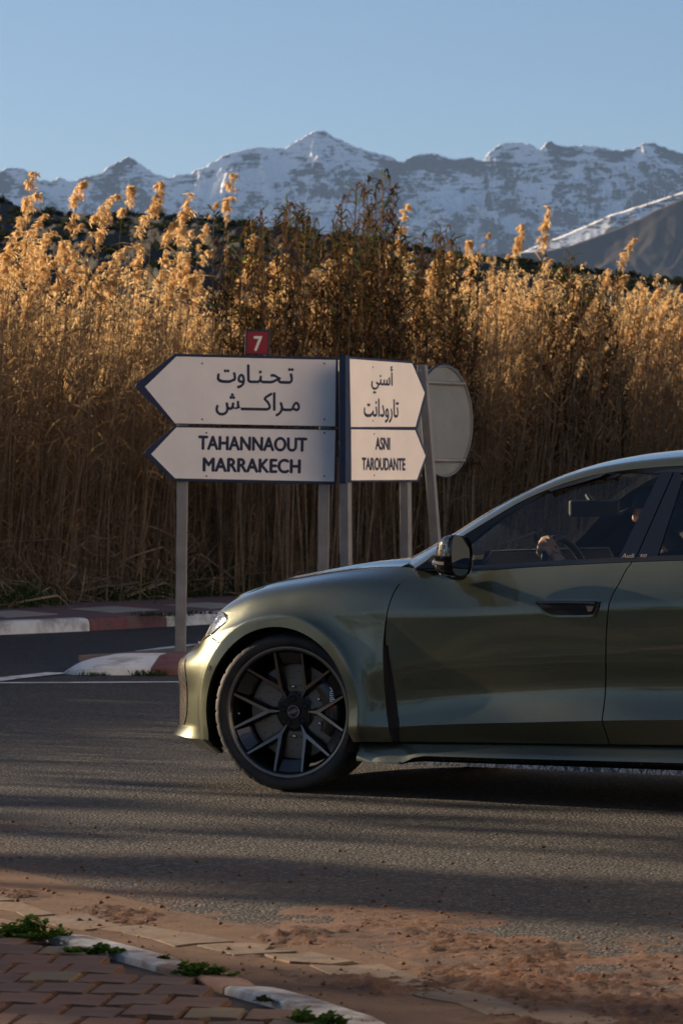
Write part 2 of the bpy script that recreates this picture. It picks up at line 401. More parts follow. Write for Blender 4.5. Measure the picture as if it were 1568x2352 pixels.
for vv in (880, 1040):
    o = MB().box((0, 0, 0), (1.05, .02, .05)).obj('sign_rail', M_galv, lsg); p = q(584, vv); o.location = (p[0], .035, p[1]); o.rotation_euler = (0, rad(1.1), 0)
TR = (rad(90), rad(1.15), 0)
def put_text(par, body, u, v, w, h, name='lettering', off=.0, sh=0., font_h=None):
    p = q(u, v); o = text_obj(name, body, 1.0, M_sink, par, (0, 0, 0), TR, bold=off, extrude=.0004, split=ord(body[0]) > 1000)
    co = np.array([x.co[:] for x in o.data.vertices]); mn, mx = co.min(0), co.max(0)
    kx, ky = w/PXM/(mx[0]-mn[0]), h/PXM/(mx[1]-mn[1])
    for x in o.data.vertices: x.co = ((x.co.x-(mn[0]+mx[0])/2)*kx, (x.co.y-(mn[1]+mx[1])/2)*ky, x.co.z*1.)
    o.location = (p[0], -.0042, p[1]); return o
T = '\u0640'
put_text(bo1, '\uFE95\uFEED\uFE8E'+T+'\uFEE8'+T+'\uFEA4'+T+'\uFE97', 586, 865, 176, 56, off=.045)
put_text(bo1, '\uFEB6'+T*4+'\uFEDB\uFE8D\uFEAE'+T+'\uFEE3', 592, 928, 194, 56, off=.045)
put_text(bo2, 'TAHANNAOUT', 580, 1019, 251, 34, off=.095)
put_text(bo2, 'MARRAKECH', 578, 1069, 226, 34, off=.095)
# red plate
o7 = [q(563.5, 757), q(619.5, 757.5), q(618.5, 815), q(562, 813)]
pl = MB().prism(o7, -.02, -.002, MV).obj('number_plate', M_sblue, lsg); bevel(pl, .003, 2)
MB().prism([q(568, 762), q(615, 762), q(614, 812), q(567, 811)], -.0015, .001, MV).obj('plate_face', pbr('sign_red', (.24, .006, .012), .45), pl)
s7 = put_text(pl, '7', 592, 789, 20, 35, off=.05); s7.data.materials[0] = pbr('plate_digit', (.70, .68, .66), .5); s7.location.y = -.0018
# right sign, turned away to the right
RA = rad(62.0); rd_ = np.array([math.cos(RA), math.sin(RA)])
P0 = np.array([(790-UC)/FPX*27.0, 27.0])
rsg = empty('direction_sign', (P0[0], P0[1], .12), RA, 'smaller white arrow sign turned away, pointing right to Asni and Taroudante', 'road sign')
def rq(u, v):
    """point of the turned board seen at (u, v): distance along the board and height"""
    a = (u-UC)/FPX; k = (a*P0[1]-P0[0])/(rd_[0]-a*rd_[1]); Y = P0[1]+k*rd_[1]; return (k, HCAM-(v-V0)/FPX*Y-.12)
q_l = q
q = rq
ro1 = rounded([q(796, 818), q(948, 830), q(980, 901), q(960, 983), q(798, 984)], 2, .06)
rb1 = board(rsg, ro1, [q(802, 824), q(945, 834.5), q(974, 902), q(953, 980), q(805, 980.5)])
ro2 = rounded([q(797, 981), q(957, 984), q(981, 1047), q(962, 1106.5), q(799, 1108)], 2, .05)
rb2 = board(rsg, ro2, [q(805.5, 986), q(952, 988), q(976, 1047), q(956, 1102), q(806, 1103)])
M_side = MB().box((0, 0, 0), (.03, .05, .94)).obj('sign_edge', M_sblue, rsg); pe = rq(792, 963); M_side.location = (pe[0], .012, pe[1])
for u, w in ((800, .075), (938, .075)):
    k = rq(u, 1000)[0]; o = MB().box((0, 0, 0), (.06, w, 2.06 if u > 900 else 2.16)).obj('sign_post', M_galv, rsg); o.location = (k+.06, .055, 1.02 if u > 900 else 1.07); o.rotation_euler = (0, rad(-1.0), 0); bevel(o, .006, 2)
def put_r(par, body, u, v, wu, h, off):
    k0, z0 = rq(u-wu/2, v); k1, z1_ = rq(u+wu/2, v); sc = FPX/27.45
    o = text_obj('lettering', body, 1.0, M_sink, par, (0, 0, 0), (rad(90), 0, 0), bold=off, extrude=.0004, split=ord(body[0]) > 1000)
    co = np.array([x.co[:] for x in o.data.vertices]); mn, mx = co.min(0), co.max(0); kx, ky = (k1-k0)/(mx[0]-mn[0]), h/sc/(mx[1]-mn[1])
    for x in o.data.vertices: x.co = ((x.co.x-(mn[0]+mx[0])/2)*kx, (x.co.y-(mn[1]+mx[1])/2)*ky, x.co.z)
    o.location = ((k0+k1)/2, -.0042, (z0+z1_)/2)
put_r(rb1, '\uFEF2\uFEE8\uFEB3\uFE83', 876, 872, 50, 66, .045)
put_r(rb1, '\uFE96\uFEE7\uFE8D\uFEA9\uFEED\uFEAD\uFE8E\uFE97', 874, 943, 80, 56, .045)
put_r(rb2, 'ASNI', 877.5, 1019, 34, 30, .095)
put_r(rb2, 'TAROUDANTE', 879.5, 1066, 100, 30, .095)
# round sign seen from behind
YR = 29.2; cx_, cz_ = (1015-UC)/FPX*YR, HCAM-(967-V0)/FPX*YR
nrm = Vector((.85, -.53, 0)).normalized()
rnd = empty('round_sign', ((1000-UC)/FPX*YR-.02, YR-.44, 0), 0, 'round traffic sign seen from behind on a leaning grey post', 'road sign')
base = Vector(rnd.location)
tan = Vector((nrm.y*-1, nrm.x, 0)); tan = Vector((.53, .85, 0))
cen = Vector((cx_, YR, cz_))-base
R = 128/ (FPX/YR)
V = []; F = []; n = 64
prof = [(0, .010), (R*.965, .010), (R*.985, .028), (R, .028), (R, 0), (0, 0)]
for r, h in prof:
    for k in range(n):
        a = 2*math.pi*k/n; p = cen+tan*(r*math.cos(a))+Vector((0, 0, 1))*(r*math.sin(a))+nrm*h; V.append(p)
F = [(i*n+k, i*n+(k+1) % n, (i+1)*n+(k+1) % n, (i+1)*n+k) for i in range(5) for k in range(n)]
dk = recalc(mesh('sign_disc', V, F, M_sback, rnd, True, sharp=30))
rim = MB().tube([cen+tan*(R*math.cos(a))+Vector((0, 0, 1))*(R*math.sin(a))+nrm*.014 for a in np.linspace(0, 2*math.pi, 64, endpoint=False)], .013, 6, close=True).obj('disc_edge', M_sblue, dk, True)
for dz in (.30, -.31):
    hw = math.sqrt(R*R-dz*dz)*.96; m = MB()
    p0 = cen+tan*-hw+Vector((0, 0, dz))+nrm*.03; p1 = cen+tan*hw+Vector((0, 0, dz))+nrm*.03
    m.tube([p0, p1], .014, 6); m.obj('bracket_rail', M_galv, rnd)
pt = Vector(wp(969, 838, YR-.50))-base; pb = Vector(wp(1004, 1290, YR-.44))-base; dr = (pt-pb)/(pt.z-pb.z); pb = pb-dr*(pb.z)
po = MB(); 
d0 = (pt-pb).normalized(); t1 = Vector((.94, -.34, 0)); t2 = Vector((.34, .94, 0))
V = [pb+t1*a*.035+t2*b*.03 for a, b in ((-1, -1), (1, -1), (1, 1), (-1, 1))]+[pt+t1*a*.035+t2*b*.03 for a, b in ((-1, -1), (1, -1), (1, 1), (-1, 1))]
po.add(V, [(3, 2, 1, 0), (4, 5, 6, 7), (0, 1, 5, 4), (1, 2, 6, 5), (2, 3, 7, 6), (3, 0, 4, 7)]); bevel(po.obj('sign_post', M_galv, rnd), .005, 2)
# ------------------------------------------------------------------ reeds
RL = BL.copy(); dR = np.r_[0, np.cumsum(np.linalg.norm(np.diff(RL, axis=0), axis=1))]
def rline(q): return np.stack([np.interp(q, dR, RL[:, 0]), np.interp(q, dR, RL[:, 1])], -1)
def rnorm(q):
    a, b = rline(q-.5), rline(q+.5); t = b-a; t /= np.linalg.norm(t, axis=-1)[..., None]; return np.stack([-t[..., 1], t[..., 0]], -1)
def plant_mat(name, a, b, tr=.45, c2=None, scale=2.):
    m = NT(name); co = m.pos(); n = m.noise(co, scale, 4, .7); n2 = m.noise(co, scale*14, 2)
    col = m.mix(m.mr(n2, .3, .7), a, b)
    if c2: col = m.mix(m.mr(n, .45, .65), col, c2)
    df = m.N('ShaderNodeBsdfDiffuse'); ts = m.N('ShaderNodeBsdfTranslucent'); m.l.new(col, df.inputs[0]); m.l.new(col, ts.inputs[0])
    mx = m.N('ShaderNodeMixShader'); mx.inputs[0].default_value = tr; m.l.new(df.outputs[0], mx.inputs[1]); m.l.new(ts.outputs[0], mx.inputs[2])
    m.l.new(mx.outputs[0], m.out.inputs[0]); m.n.remove(m.b); return m.m
M_stem = plant_mat('reed_stem', (.17, .118, .075), (.32, .235, .15), .10, (.14, .09, .055))
M_leaf = plant_mat('reed_leaf', (.23, .155, .085), (.43, .305, .165), .5, (.23, .135, .06))
M_plume = plant_mat('reed_plume', (.62, .42, .19), (.80, .58, .31), .55)
M_cane = plant_mat('cane_leaf', (.075, .044, .022), (.17, .088, .038), .4, (.06, .048, .022), 1.2)
M_canetip = plant_mat('cane_green', (.045, .075, .02), (.09, .12, .035), .4)
M_straw = plant_mat('dry_straw', (.26, .19, .13), (.44, .34, .24), .2, (.20, .13, .085))
M_grass = plant_mat('grass', (.025, .055, .015), (.06, .10, .028), .35, (.07, .075, .03))
class Arr:
    """fast triangle/quad collector"""
    def __init__(self): self.v = []; self.f = []; self.n = 0
    def add(self, V, F): self.v.append(V); self.f.append(F+self.n); self.n += len(V)
    def obj(self, name, mat, parent=None):
        V = np.concatenate(self.v); F = np.concatenate(self.f); me = bpy.data.meshes.new(name)
        me.vertices.add(len(V)); me.vertices.foreach_set('co', V.ravel().astype(np.float32))
        k = F.shape[1]; me.loops.add(F.size); me.loops.foreach_set('vertex_index', F.ravel().astype(np.int32))
        me.polygons.add(len(F)); me.polygons.foreach_set('loop_start', np.arange(0, F.size, k, dtype=np.int32))
        me.materials.append(mat); me.update(calc_edges=True); me.validate()
        o = bpy.data.objects.new(name, me); C.objects.link(o)
        if parent is not None: o.parent = parent
        return o
QF = np.array([[0, 1, 3, 2], [2, 3, 5, 4], [4, 5, 7, 6]])
def ribbons(A, P, side, w):
    """P (n, k, 3) centre lines, side (n, 3) half-width directions, w (n, k) half widths"""
    n, k = P.shape[:2]
    L = P-side[:, None]*w[..., None]; R = P+side[:, None]*w[..., None]; V = np.stack([L, R], 2).reshape(-1, 3)
    i = np.arange(n)[:, None]*2*k; j = np.arange(k-1)[None]*2; b = (i+j).ravel()
    A.add(V, np.stack([b, b+1, b+3, b+2], 1))
def rdir(rg, n, flat=0.):
    a = rg.uniform(0, 2*np.pi, n); z = rg.uniform(-1, 1, n)*(1-flat); r = np.sqrt(np.maximum(0, 1-z*z)); return np.stack([r*np.cos(a), r*np.sin(a), z], 1)
def stems(A, base, top, r, rg):
    n = len(base); q = np.linspace(0, 1, 4)[None, :, None]; mid = rg.normal(0, .06, (n, 1, 3)); mid[..., 2] = 0
    P = base[:, None]*(1-q)+top[:, None]*q+mid*np.sin(q*np.pi)
    w = r[:, None]*np.linspace(1, .45, 4)[None]
    for k in range(2):
        a = np.full(n, k*np.pi/2)+rg.uniform(0, np.pi, n); ribbons(A, P, np.stack([np.cos(a), np.sin(a), 0*a], 1), w)
def leaves(A, base, top, rg, per, lo, hi, ln, wd, droop=.5):
    n = len(base)*per; b = np.repeat(base, per, 0); t = np.repeat(top, per, 0); q = rg.uniform(lo, hi, n)[:, None]
    p0 = b*(1-q)+t*q; d = rdir(rg, n, .6); d[:, 2] = rg.uniform(.5, 1.6, n) if droop < 1.5 else rg.uniform(.2, 1.8, n); d /= np.linalg.norm(d, axis=1)[:, None]; L = ln*rg.uniform(.5, 1.1, n)[:, None]
    p1 = p0+d*L*.45; d2 = d.copy(); d2[:, 2] -= rg.uniform(.2, 1.5, n)*droop; d2 /= np.linalg.norm(d2, axis=1)[:, None]; p2 = p1+d2*L*.35; d3 = d2.copy(); d3[:, 2] -= rg.uniform(.1, 1.0, n)*droop; p3 = p2+d3*L*.3
    P = np.stack([p0, p1, p2, p3], 1); s = np.cross(d, rdir(rg, n)); s /= np.linalg.norm(s, axis=1)[:, None]+1e-9
    ribbons(A, P, s, wd*rg.uniform(.6, 1.2, n)[:, None]*np.array([[.6, 1, .8, .1]]))
def plumes(A, top, axis, length, width, rg, per=70, pw=.07, lean=np.array([.30, -.1, 0])):
    """feathery drooping heads: tufts hung along side branches of a bent axis"""
    m = len(top); nb = 15; n = m*per; ln = rg.normal(.8, .55, (m, 1))*lean+rg.normal(0, .10, (m, 3))*np.array([1, 1, 0])
    qb = np.sort(rg.uniform(.0, .95, (m, nb)), 1); ab = rg.uniform(0, 6.28, (m, nb)); lb = rg.uniform(.45, 1.25, (m, nb))*np.sin(np.clip(qb*.85+.15, 0, 1)*np.pi)**.5
    i = np.repeat(np.arange(m), per); b = rg.integers(0, nb, n); t = rg.uniform(.05, 1, n)[:, None]; q = qb[i, b][:, None]; L = length[i][:, None]; W = width[i][:, None]*lb[i, b][:, None]
    d = np.stack([np.cos(ab[i, b])*.5, np.sin(ab[i, b])*.5, np.full(n, 1.0)], 1)+ln[i]*1.1
    c = top[i]+axis[i]*L*q+ln[i]*L*q**2
    p0 = c+d*W*1.25*t+np.array([0, 0, -1.0])*W*t**2+rg.normal(0, .10, (n, 3))*W
    f = d*.45+rg.normal(0, .45, (n, 3))+np.array([0, 0, -.5])+np.array([0, 0, -.8])*t; f /= np.linalg.norm(f, axis=1)[:, None]; l = width[i][:, None]*rg.uniform(.28, .7, n)[:, None]
    P = np.stack([p0, p0+f*l*.4, p0+f*l*.75+np.array([0, 0, -.1])*l, p0+f*l*1.05+np.array([0, 0, -.3])*l], 1)
    ribbons(A, P, rdir(rg, n), width[i][:, None]*pw*rg.uniform(.6, 1.4, n)[:, None]*np.array([[.6, 1.1, .9, .2]]))
rg = np.random.default_rng(11)
qv0, qv1 = np.interp(-5.6, RL[:, 0], dR), np.interp(8.5, RL[:, 0], dR)
def bed(n, q0, q1, w0, w1, h0, h1, rg, hfun=None):
    q = rg.uniform(q0, q1, n); w = w0+(w1-w0)*rg.uniform(0, 1, n)**.9; xy = rline(q)+rnorm(q)*w[:, None]
    h = rg.uniform(h0, h1, n)
    if hfun is not None: h = hfun(xy, h)
    ln = rg.normal(0, .10, (n, 2))+np.array([.10, -.03]); base = np.c_[xy, np.full(n, .1)]; top = np.c_[xy+ln*h[:, None]*.8, h+.1]
    return base, top
def hvar(xy, h): return h*(1+.10*fbm(xy[:, 0]*.5, xy[:, 1]*.5, 3))*(1+.13*sstep(xy[:, 0], -.8, 1.8))
sA, lA, pA = Arr(), Arr(), Arr()
base, top = bed(8200, qv0, qv1, .1, 4.2, 2.1, 3.55, rg, hvar)
stems(sA, base, top, rg.uniform(.005, .009, len(base)), rg)
leaves(lA, base, top, rg, 4, .08, 1.0, .40, .009, .6)
sel = rg.uniform(size=len(top)) < .26; ax = (top-base)[sel]; ax /= np.linalg.norm(ax, axis=1)[:, None]
plumes(pA, top[sel], ax, rg.uniform(.24, .42, sel.sum()), rg.uniform(.05, .10, sel.sum()), rg, 46)
base, top = bed(3600, qv0, qv1, 3.5, 11.0, 2.4, 3.75, rg, hvar)
stems(sA, base, top, rg.uniform(.010, .016, len(base)), rg); leaves(lA, base, top, rg, 6, .05, 1.0, .6, .030, .8)
# the bed goes on to the left, towards the low sun
base, top = bed(5200, .0, qv0, .1, 3.4, 3.2, 4.05, rg, hvar)
stems(sA, base, top, rg.uniform(.007, .012, len(base)), rg)
leaves(lA, base, top, rg, 7, .2, 1.0, .5, .020, .8)
sel = rg.uniform(size=len(top)) < .3; ax = (top-base)[sel]; ax /= np.linalg.norm(ax, axis=1)[:, None]
plumes(pA, top[sel], ax, rg.uniform(.28, .45, sel.sum()), rg.uniform(.06, .11, sel.sum()), rg, 22, .12)
tag(sA.obj('reed_stalks', M_stem), 'dense mass of dry brown reed stalks behind the pavement', 'reeds', kind='stuff')
tag(lA.obj('reed_leaves', M_leaf), 'dry golden leaves throughout the roadside reed bed', 'reeds', kind='stuff')
tag(pA.obj('reed_plumes', M_plume), 'small golden feathery plumes throughout the reed bed', 'reeds', kind='stuff')
# single reeds whose heads can be told apart
rg = np.random.default_rng(5)
variants = []
for k in range(12):
    h = 4.0; b = np.array([[0, 0, 0.]]); t = np.array([[.25+.05*rg.normal(), -.05, h]])
    a1, a2, a3 = Arr(), Arr(), Arr(); stems(a1, b, t, np.array([.008]), rg); leaves(a2, b, t, rg, 12, .35, .98, .45, .012, .8)
    ax = (t-b)/np.linalg.norm(t-b); plumes(a3, t, ax, np.array([.36+.34*rg.uniform()]), np.array([.055+.06*rg.uniform()]), rg, 460, .06)
    variants.append((a1, a2, a3))
def mk(A, name, mat): o = A.obj(name, mat); me = o.data; bpy.data.objects.remove(o); return me
VM = [(mk(a, 'stalk', M_stem), mk(b, 'leaves', M_leaf), mk(c, 'plume', M_plume)) for a, b, c in variants]
def reed(x, y, h, k, rz, label, group='plumed reeds in the roadside reed bed'):
    r = empty('reed', (x, y, .1), rz, label, 'reed', group); sc = h/4.0; sc2 = 1.0
    for me, nm in zip(VM[k % 12], ('stalk', 'leaves', 'plume')):
        o = bpy.data.objects.new(nm, me); C.objects.link(o); o.parent = r; 
        o.scale = (1.0, 1.0, sc)
        if nm != 'stalk': o['kind'] = 'stuff'
    return r
# the ones that stand clear above the rest: picture position of the head's top, depth
HEADS = [(95, 418, 39, 'tall golden reed plume at the far left, its tip against the snowy slope'), (190, 435, 39.5, 'long drooping reed plume left of centre of the left reed group'), (215, 452, 38.5, None), (275, 418, 40, 'upright golden reed plume between two broad drooping ones'), (345, 408, 40, 'broad golden reed plume highest of the left reed group'), (430, 475, 39, None), (470, 490, 39, 'wide bushy reed plume beside the green cane at the left'), (40, 470, 38, None), (80, 505, 38.5, None), (150, 515, 39, None), (250, 490, 39, None), (320, 500, 40, None), (548, 428, 44, 'small lone reed plume against the snow left of the red plate'), (395, 515, 40, None), (700, 590, 42, 'pale drooping reed plume in front of the dark cane at the middle'), (1055, 545, 47, None), (1183, 512, 49, 'slender lone reed plume against the snow on the right'), (1255, 508, 49, 'lone reed plume at right, next to another on the snow'), (1095, 560, 48, None), (925, 508, 46, None), (1150, 600, 49, None), (1240, 600, 49, None), (1400, 640, 51, None), (1430, 590, 51, 'spread open reed plume against the dark slope at right'), (1480, 690, 51, None), (1530, 690, 52, None), (1555, 740, 52, None), (1565, 630, 52, None), (1015, 565, 47, None), (20, 560, 38, None), (5, 520, 38, None), (120, 560, 39, None), (200, 560, 39, None)]
for i, (u, v, Y, lab) in enumerate(HEADS):
    hx, hy, hz = wp(u, v, Y); h = hz-.1-.40; rz = rg.uniform(-.7, .7)
    ox, oy = .25*math.cos(rz)+.10, .25*math.sin(rz)
    reed(hx-ox, hy, h, i, rz, lab or 'golden plumed reed among many alike along the top of the reed bed')
for i in range(120):
    u = rg.uniform(-20, 1600); Y = np.interp(u, [0, 400, 800, 1568], [39, 42, 46, 53])+rg.uniform(-.6, 1.5); vt = np.interp(u, [0, 300, 500, 900, 1200, 1568], [500, 520, 540, 570, 640, 700])+rg.uniform(0, 140)
    hx, hy, hz = wp(u, vt, Y); rz = rg.uniform(-.9, .9)
    reed(hx-.3*math.cos(rz), hy, hz-.6, rg.integers(12), rz, 'golden plumed reed among many alike along the top of the reed bed')
for i in range(34):
    u = rg.uniform(880, 1600); Y = np.interp(u, [800, 1568], [46, 53])+rg.uniform(-1.0, .6); vt = np.interp(u, [880, 1200, 1568], [545, 590, 640])+rg.uniform(0, 110); hx, hy, hz = wp(u, vt, Y); rz = rg.uniform(-.9, .9)
    reed(hx-.3*math.cos(rz), hy, hz-.6, rg.integers(12), rz, 'golden plumed reed among many alike along the top of the reed bed')
# dark cane clumps
def cane(u, vt, Y, rad_, n, label, seed):
    rg = np.random.default_rng(seed); hx, hy, hz = wp(u, vt, Y); h = hz-.1
    r = empty('cane_clump', (hx, hy, .1), 0, label, 'cane clump', 'dark cane clumps in the reed bed')
    a = rg.uniform(0, 6.28, n); q = rad_*np.sqrt(rg.uniform(0, 1, n)); base = np.stack([q*np.cos(a), q*np.sin(a), 0*a], 1)
    hh = h*(1-.30*rg.uniform(0, 1, n)**1.3*(.4+q/rad_)); hh[0] = h; top = base*1.05+np.stack([rg.normal(.05, .08, n), rg.normal(0, .08, n), hh], 1)
    S_, L_, G_ = Arr(), Arr(), Arr(); stems(S_, base, top, rg.uniform(.010, .016, n), rg)
    leaves(L_, base, top, rg, 64, .45, 1.0, .22, .012, 1.8); leaves(G_, base, top, rg, 3, .93, 1.0, .22, .010, .4)
    S_.obj('stalks', M_stem, r)['kind'] = 'stuff'; L_.obj('dry_leaves', M_cane, r)['kind'] = 'stuff'; G_.obj('green_leaves', M_canetip, r)['kind'] = 'stuff'
cane(575, 470, 42.2, .45, 26, 'green and rust brown cane clump above the left arrow sign', 1)
cane(690, 462, 43.5, .50, 28, 'dark cane clump directly above the red number plate', 2)
cane(840, 392, 44.8, .40, 26, 'tallest dark cane clump, its tip reaching up the snow at centre', 3)
cane(955, 518, 46.2, .45, 24, 'dark cane clump with a green tip above the round sign', 4)
cane(1275, 590, 49.5, .42, 24, 'dark cane clump below two lone plumes on the right', 5)
cane(1355, 635, 50.5, .42, 20, 'dark cane clump with green blades near the right edge', 6)
cane(890, 500, 45.2, .4, 20, 'rust brown cane clump right of the tallest one', 8)
cane(1020, 560, 47.0, .4, 18, 'low brown cane clump left of the round sign top', 9)
cane(770, 520, 44.0, .5, 22, 'brown cane clump between the two tallest dark ones', 7)
# fallen straw and grass along the foot
rg = np.random.default_rng(21); A = Arr(); n = 3600
q = rg.uniform(qv0, qv1, n); w = rg.uniform(-.15, .9, n); xy = rline(q)+rnorm(q)*w[:, None]; z = .1+np.abs(rg.normal(0, .45, n))*np.clip(w+.3, .1, 1)
d = rdir(rg, n, .35); L = rg.uniform(.25, .9, n)[:, None]; p0 = np.c_[xy, z]; bend = rdir(rg, n)*.12
P = np.stack([p0, p0+d*L*.35+bend*.5, p0+d*L*.7+bend*.8, p0+d*L+np.array([0, 0, -.12])], 1); P[..., 2] = np.maximum(P[..., 2], .11)
ribbons(A, P, np.cross(d, rdir(rg, n)), rg.uniform(.004, .014, n)[:, None]*np.array([[.7, 1, .9, .2]]))
tag(A.obj('fallen_straw', M_straw), 'tangle of fallen dry reed straw at the foot of the reeds', 'straw', kind='stuff')
A = Arr(); n = 9000
q = rg.uniform(qv0, qv1, n); w = rg.uniform(-.28, .75, n); xy = rline(q)+rnorm(q)*w[:, None]; pat = fbm(xy[:, 0]*.9, xy[:, 1]*.9, 3); k = pat > -.12; xy = xy[k]; n = len(xy)
hh = rg.uniform(.12, .48, n)*(.6+pat[k]); d = rg.normal(0, .35, (n, 3)); d[:, 2] = 1; p0 = np.c_[xy, np.full(n, .105)]
P = np.stack([p0, p0+d*hh[:, None]*.4, p0+d*hh[:, None]*.75+rg.normal(0, .02, (n, 3)), p0+d*hh[:, None]*np.array([1.3, 1.3, .95])], 1)
a = rg.uniform(0, 6.28, n); ribbons(A, P, np.stack([np.cos(a), np.sin(a), 0*a], 1), rg.uniform(.004, .009, n)[:, None]*np.array([[1, .9, .6, .1]]))
tag(A.obj('verge_grass', M_grass), 'dark green grass along the foot of the reeds', 'grass', kind='stuff')
# ------------------------------------------------------------------ hills and mountains
def prof(pts): p = np.array(pts, float); return p
def terrain(name, pts, R, depth, mat, amp, nu, nr, base_v, u0=-500, u1=2100, nscale=1., seed=0, ridge=True, steep=1.0, back=.35, jag=2.2, smooth=True):
    """a slope whose crest, at distance R, follows the outline pts (u, v); it falls towards the camera over depth"""
    p = prof(pts); u = np.linspace(u0, u1, nu); v = np.interp(u, p[:, 0], p[:, 1])
    v = v+jag*fbm(u*.045+seed, u*0+seed, 6, gain=.6)-jag*.6*(fbm(u*.02+seed*2, u*0+3.3, 5, ridge=True)-.5)
    Hc = HCAM+(V0-v)/FPX*R; az = (u-UC)/FPX
    w = np.concatenate([-np.linspace(back, 0, max(4, nr//10), endpoint=False), np.linspace(0, 1, nr)**1.15])      # behind the crest, then down the slope
    UU, WW = np.meshgrid(az, w, indexing='ij'); HH = np.broadcast_to(Hc[:, None], UU.shape)
    r = R-WW*depth; x = UU*r; xn, rn = x/R*26*nscale+seed*3.1, (r-R)/R*26*nscale+seed
    wx, wy = fbm(xn*.6+5, rn*.6, 3)*.8, fbm(xn*.6-9, rn*.6+3, 3)*.8
    n = fbm(xn+wx, rn*.75+wy, 8, ridge=True, gain=.5) if ridge else fbm(xn, rn, 6)
    n2 = fbm(xn*6+wx*3, rn*5, 5, ridge=True, gain=.6) if ridge else 0*n
    q = np.maximum(WW, 0)
    zc = np.where(WW >= 0, HH*(1-q**steep), HH*(1-.54*np.abs(WW)/back))
    k = np.sin(np.minimum(1, np.abs(WW)*1.6)*np.pi*.5)**.7*(1-.75*q**3)
    z = zc+amp*(n-.60)*k+amp*.10*(n2-.5)*np.minimum(1, np.abs(WW)*14)
    lim = np.maximum(HCAM+(HH-HCAM)*r/R*np.where(WW > .02, .996, 1.), 0)
    z = np.where(WW > 0, np.minimum(z, lim), z); z = np.maximum(z, -.04-.02*q)
    P = np.stack([x, r, z], 2); nv = len(w)
    i, j = np.meshgrid(np.arange(nu-1), np.arange(nv-1), indexing='ij'); b = (i*nv+j).ravel()
    A = Arr(); A.add(P.reshape(-1, 3), np.stack([b, b+nv, b+nv+1, b+1], 1)); ob = A.obj(name, mat)
    if smooth: ob.data.polygons.foreach_set('use_smooth', np.ones(len(ob.data.polygons), bool))
    return struct(ob), P
def snow_mat(name, rock, rock2, snow, mid, wid, sc, zlo=None):
    m = NT(name); p = m.pos((1/1000, 1/1000, 1/640)); n = m.noise(p, sc, 10, .60, .8); geo = m.N('ShaderNodeNewGeometry'); nz = m.sep(geo.outputs['Normal'])[2]
    mp = m.N('ShaderNodeMapping'); m.l.new(p, mp.inputs[0]); mp.inputs['Rotation'].default_value = (0, rad(33), 0); mp.inputs['Scale'].default_value = (.45, .45, 1.5)
    n2 = m.noise(mp.outputs[0], sc*4.0, 9, .68, .6); n3 = m.noise(p, sc*.28, 3, .5)
    f = m.math('ADD', m.math('ADD', m.math('MULTIPLY', n, 1.0), m.math('MULTIPLY', n2, .85)), m.math('ADD', m.math('MULTIPLY', n3, .7), m.math('MULTIPLY', nz, .42)))
    if zlo: f = m.math('ADD', f, m.mr(m.sep(geo.outputs['Position'])[2], zlo[0], zlo[1], -.5, .0))
    c = m.mix(m.mr(f, mid-wid, mid+wid), m.mix(n2, rock, rock2), snow)
    return m.set(base=c, rough=.9, spec=.1)
RIDGE = [(-900, 430), (-400, 415), (-150, 400), (0, 392), (20, 385), (50, 384), (72, 400), (90, 412), (110, 415), (135, 406), (160, 415), (200, 405), (225, 398), (250, 382), (270, 370), (293, 360), (315, 368), (335, 385), (360, 400), (390, 405), (430, 398), (470, 382), (490, 370), (510, 357), (530, 350), (560, 342), (600, 337), (640, 338), (655, 342), (670, 328), (690, 318), (705, 308), (725, 300), (745, 302), (765, 312), (790, 325), (830, 342), (860, 350), (880, 352), (900, 362), (920, 370), (940, 362), (970, 350), (1000, 352), (1020, 358), (1040, 365), (1060, 362), (1085, 360), (1110, 368), (1125, 345), (1145, 332), (1175, 325), (1210, 328), (1240, 340), (1255, 328), (1268, 323), (1285, 332), (1320, 335), (1350, 332), (1390, 340), (1420, 345), (1450, 340), (1480, 328), (1500, 328), (1530, 340), (1568, 350), (1800, 335), (2200, 360), (3000, 420)]
M_snow = snow_mat('snowy_rock', (.022, .021, .022), (.048, .045, .044), (.84, .86, .88), 1.475, .055, 7.)
terrain('mountain_range', RIDGE, 14000., 950., M_snow, 420., 1150, 250, 620, nscale=2.0, seed=2, steep=.95, jag=8., smooth=True)
M_snow2 = snow_mat('patchy_snow', (.09, .075, .062), (.14, .115, .095), (.78, .80, .82), 1.50, .04, 30., (500, 600))
terrain('snowy_spur', [(900, 640), (1130, 592), (1200, 578), (1250, 556), (1300, 537), (1350, 515), (1400, 493), (1450, 478), (1500, 462), (1568, 440), (1800, 370), (2300, 300)], 9000., 700., M_snow2, 80., 300, 90, 620, 880, 2400, seed=6)
M_rock = snow_mat('bare_slope', (.025, .022, .02), (.05, .042, .036), (.06, .05, .042), .8, .5, 9.)
terrain('bare_mountain', [(500, 660), (900, 612), (1000, 596), (1150, 583), (1250, 577), (1300, 566), (1350, 549), (1420, 523), (1470, 501), (1500, 484), (1568, 456), (1800, 385), (2300, 300)], 6500., 420., M_rock, 70., 300, 90, 620, 480, 2400, seed=9)
def hill_mat():
    m = NT('scrub_hill'); p = m.pos(); n = m.noise(p, .12, 8, .7); n2 = m.noise(p, .9, 4, .6)
    c = m.mix(m.mr(m.math('ADD', n, m.math('MULTIPLY', n2, .4)), .55, .85), (.02, .02, .010), (.048, .04, .025)); return m.set(base=c, rough=1., normal=m.bump(n2, 1., .6))
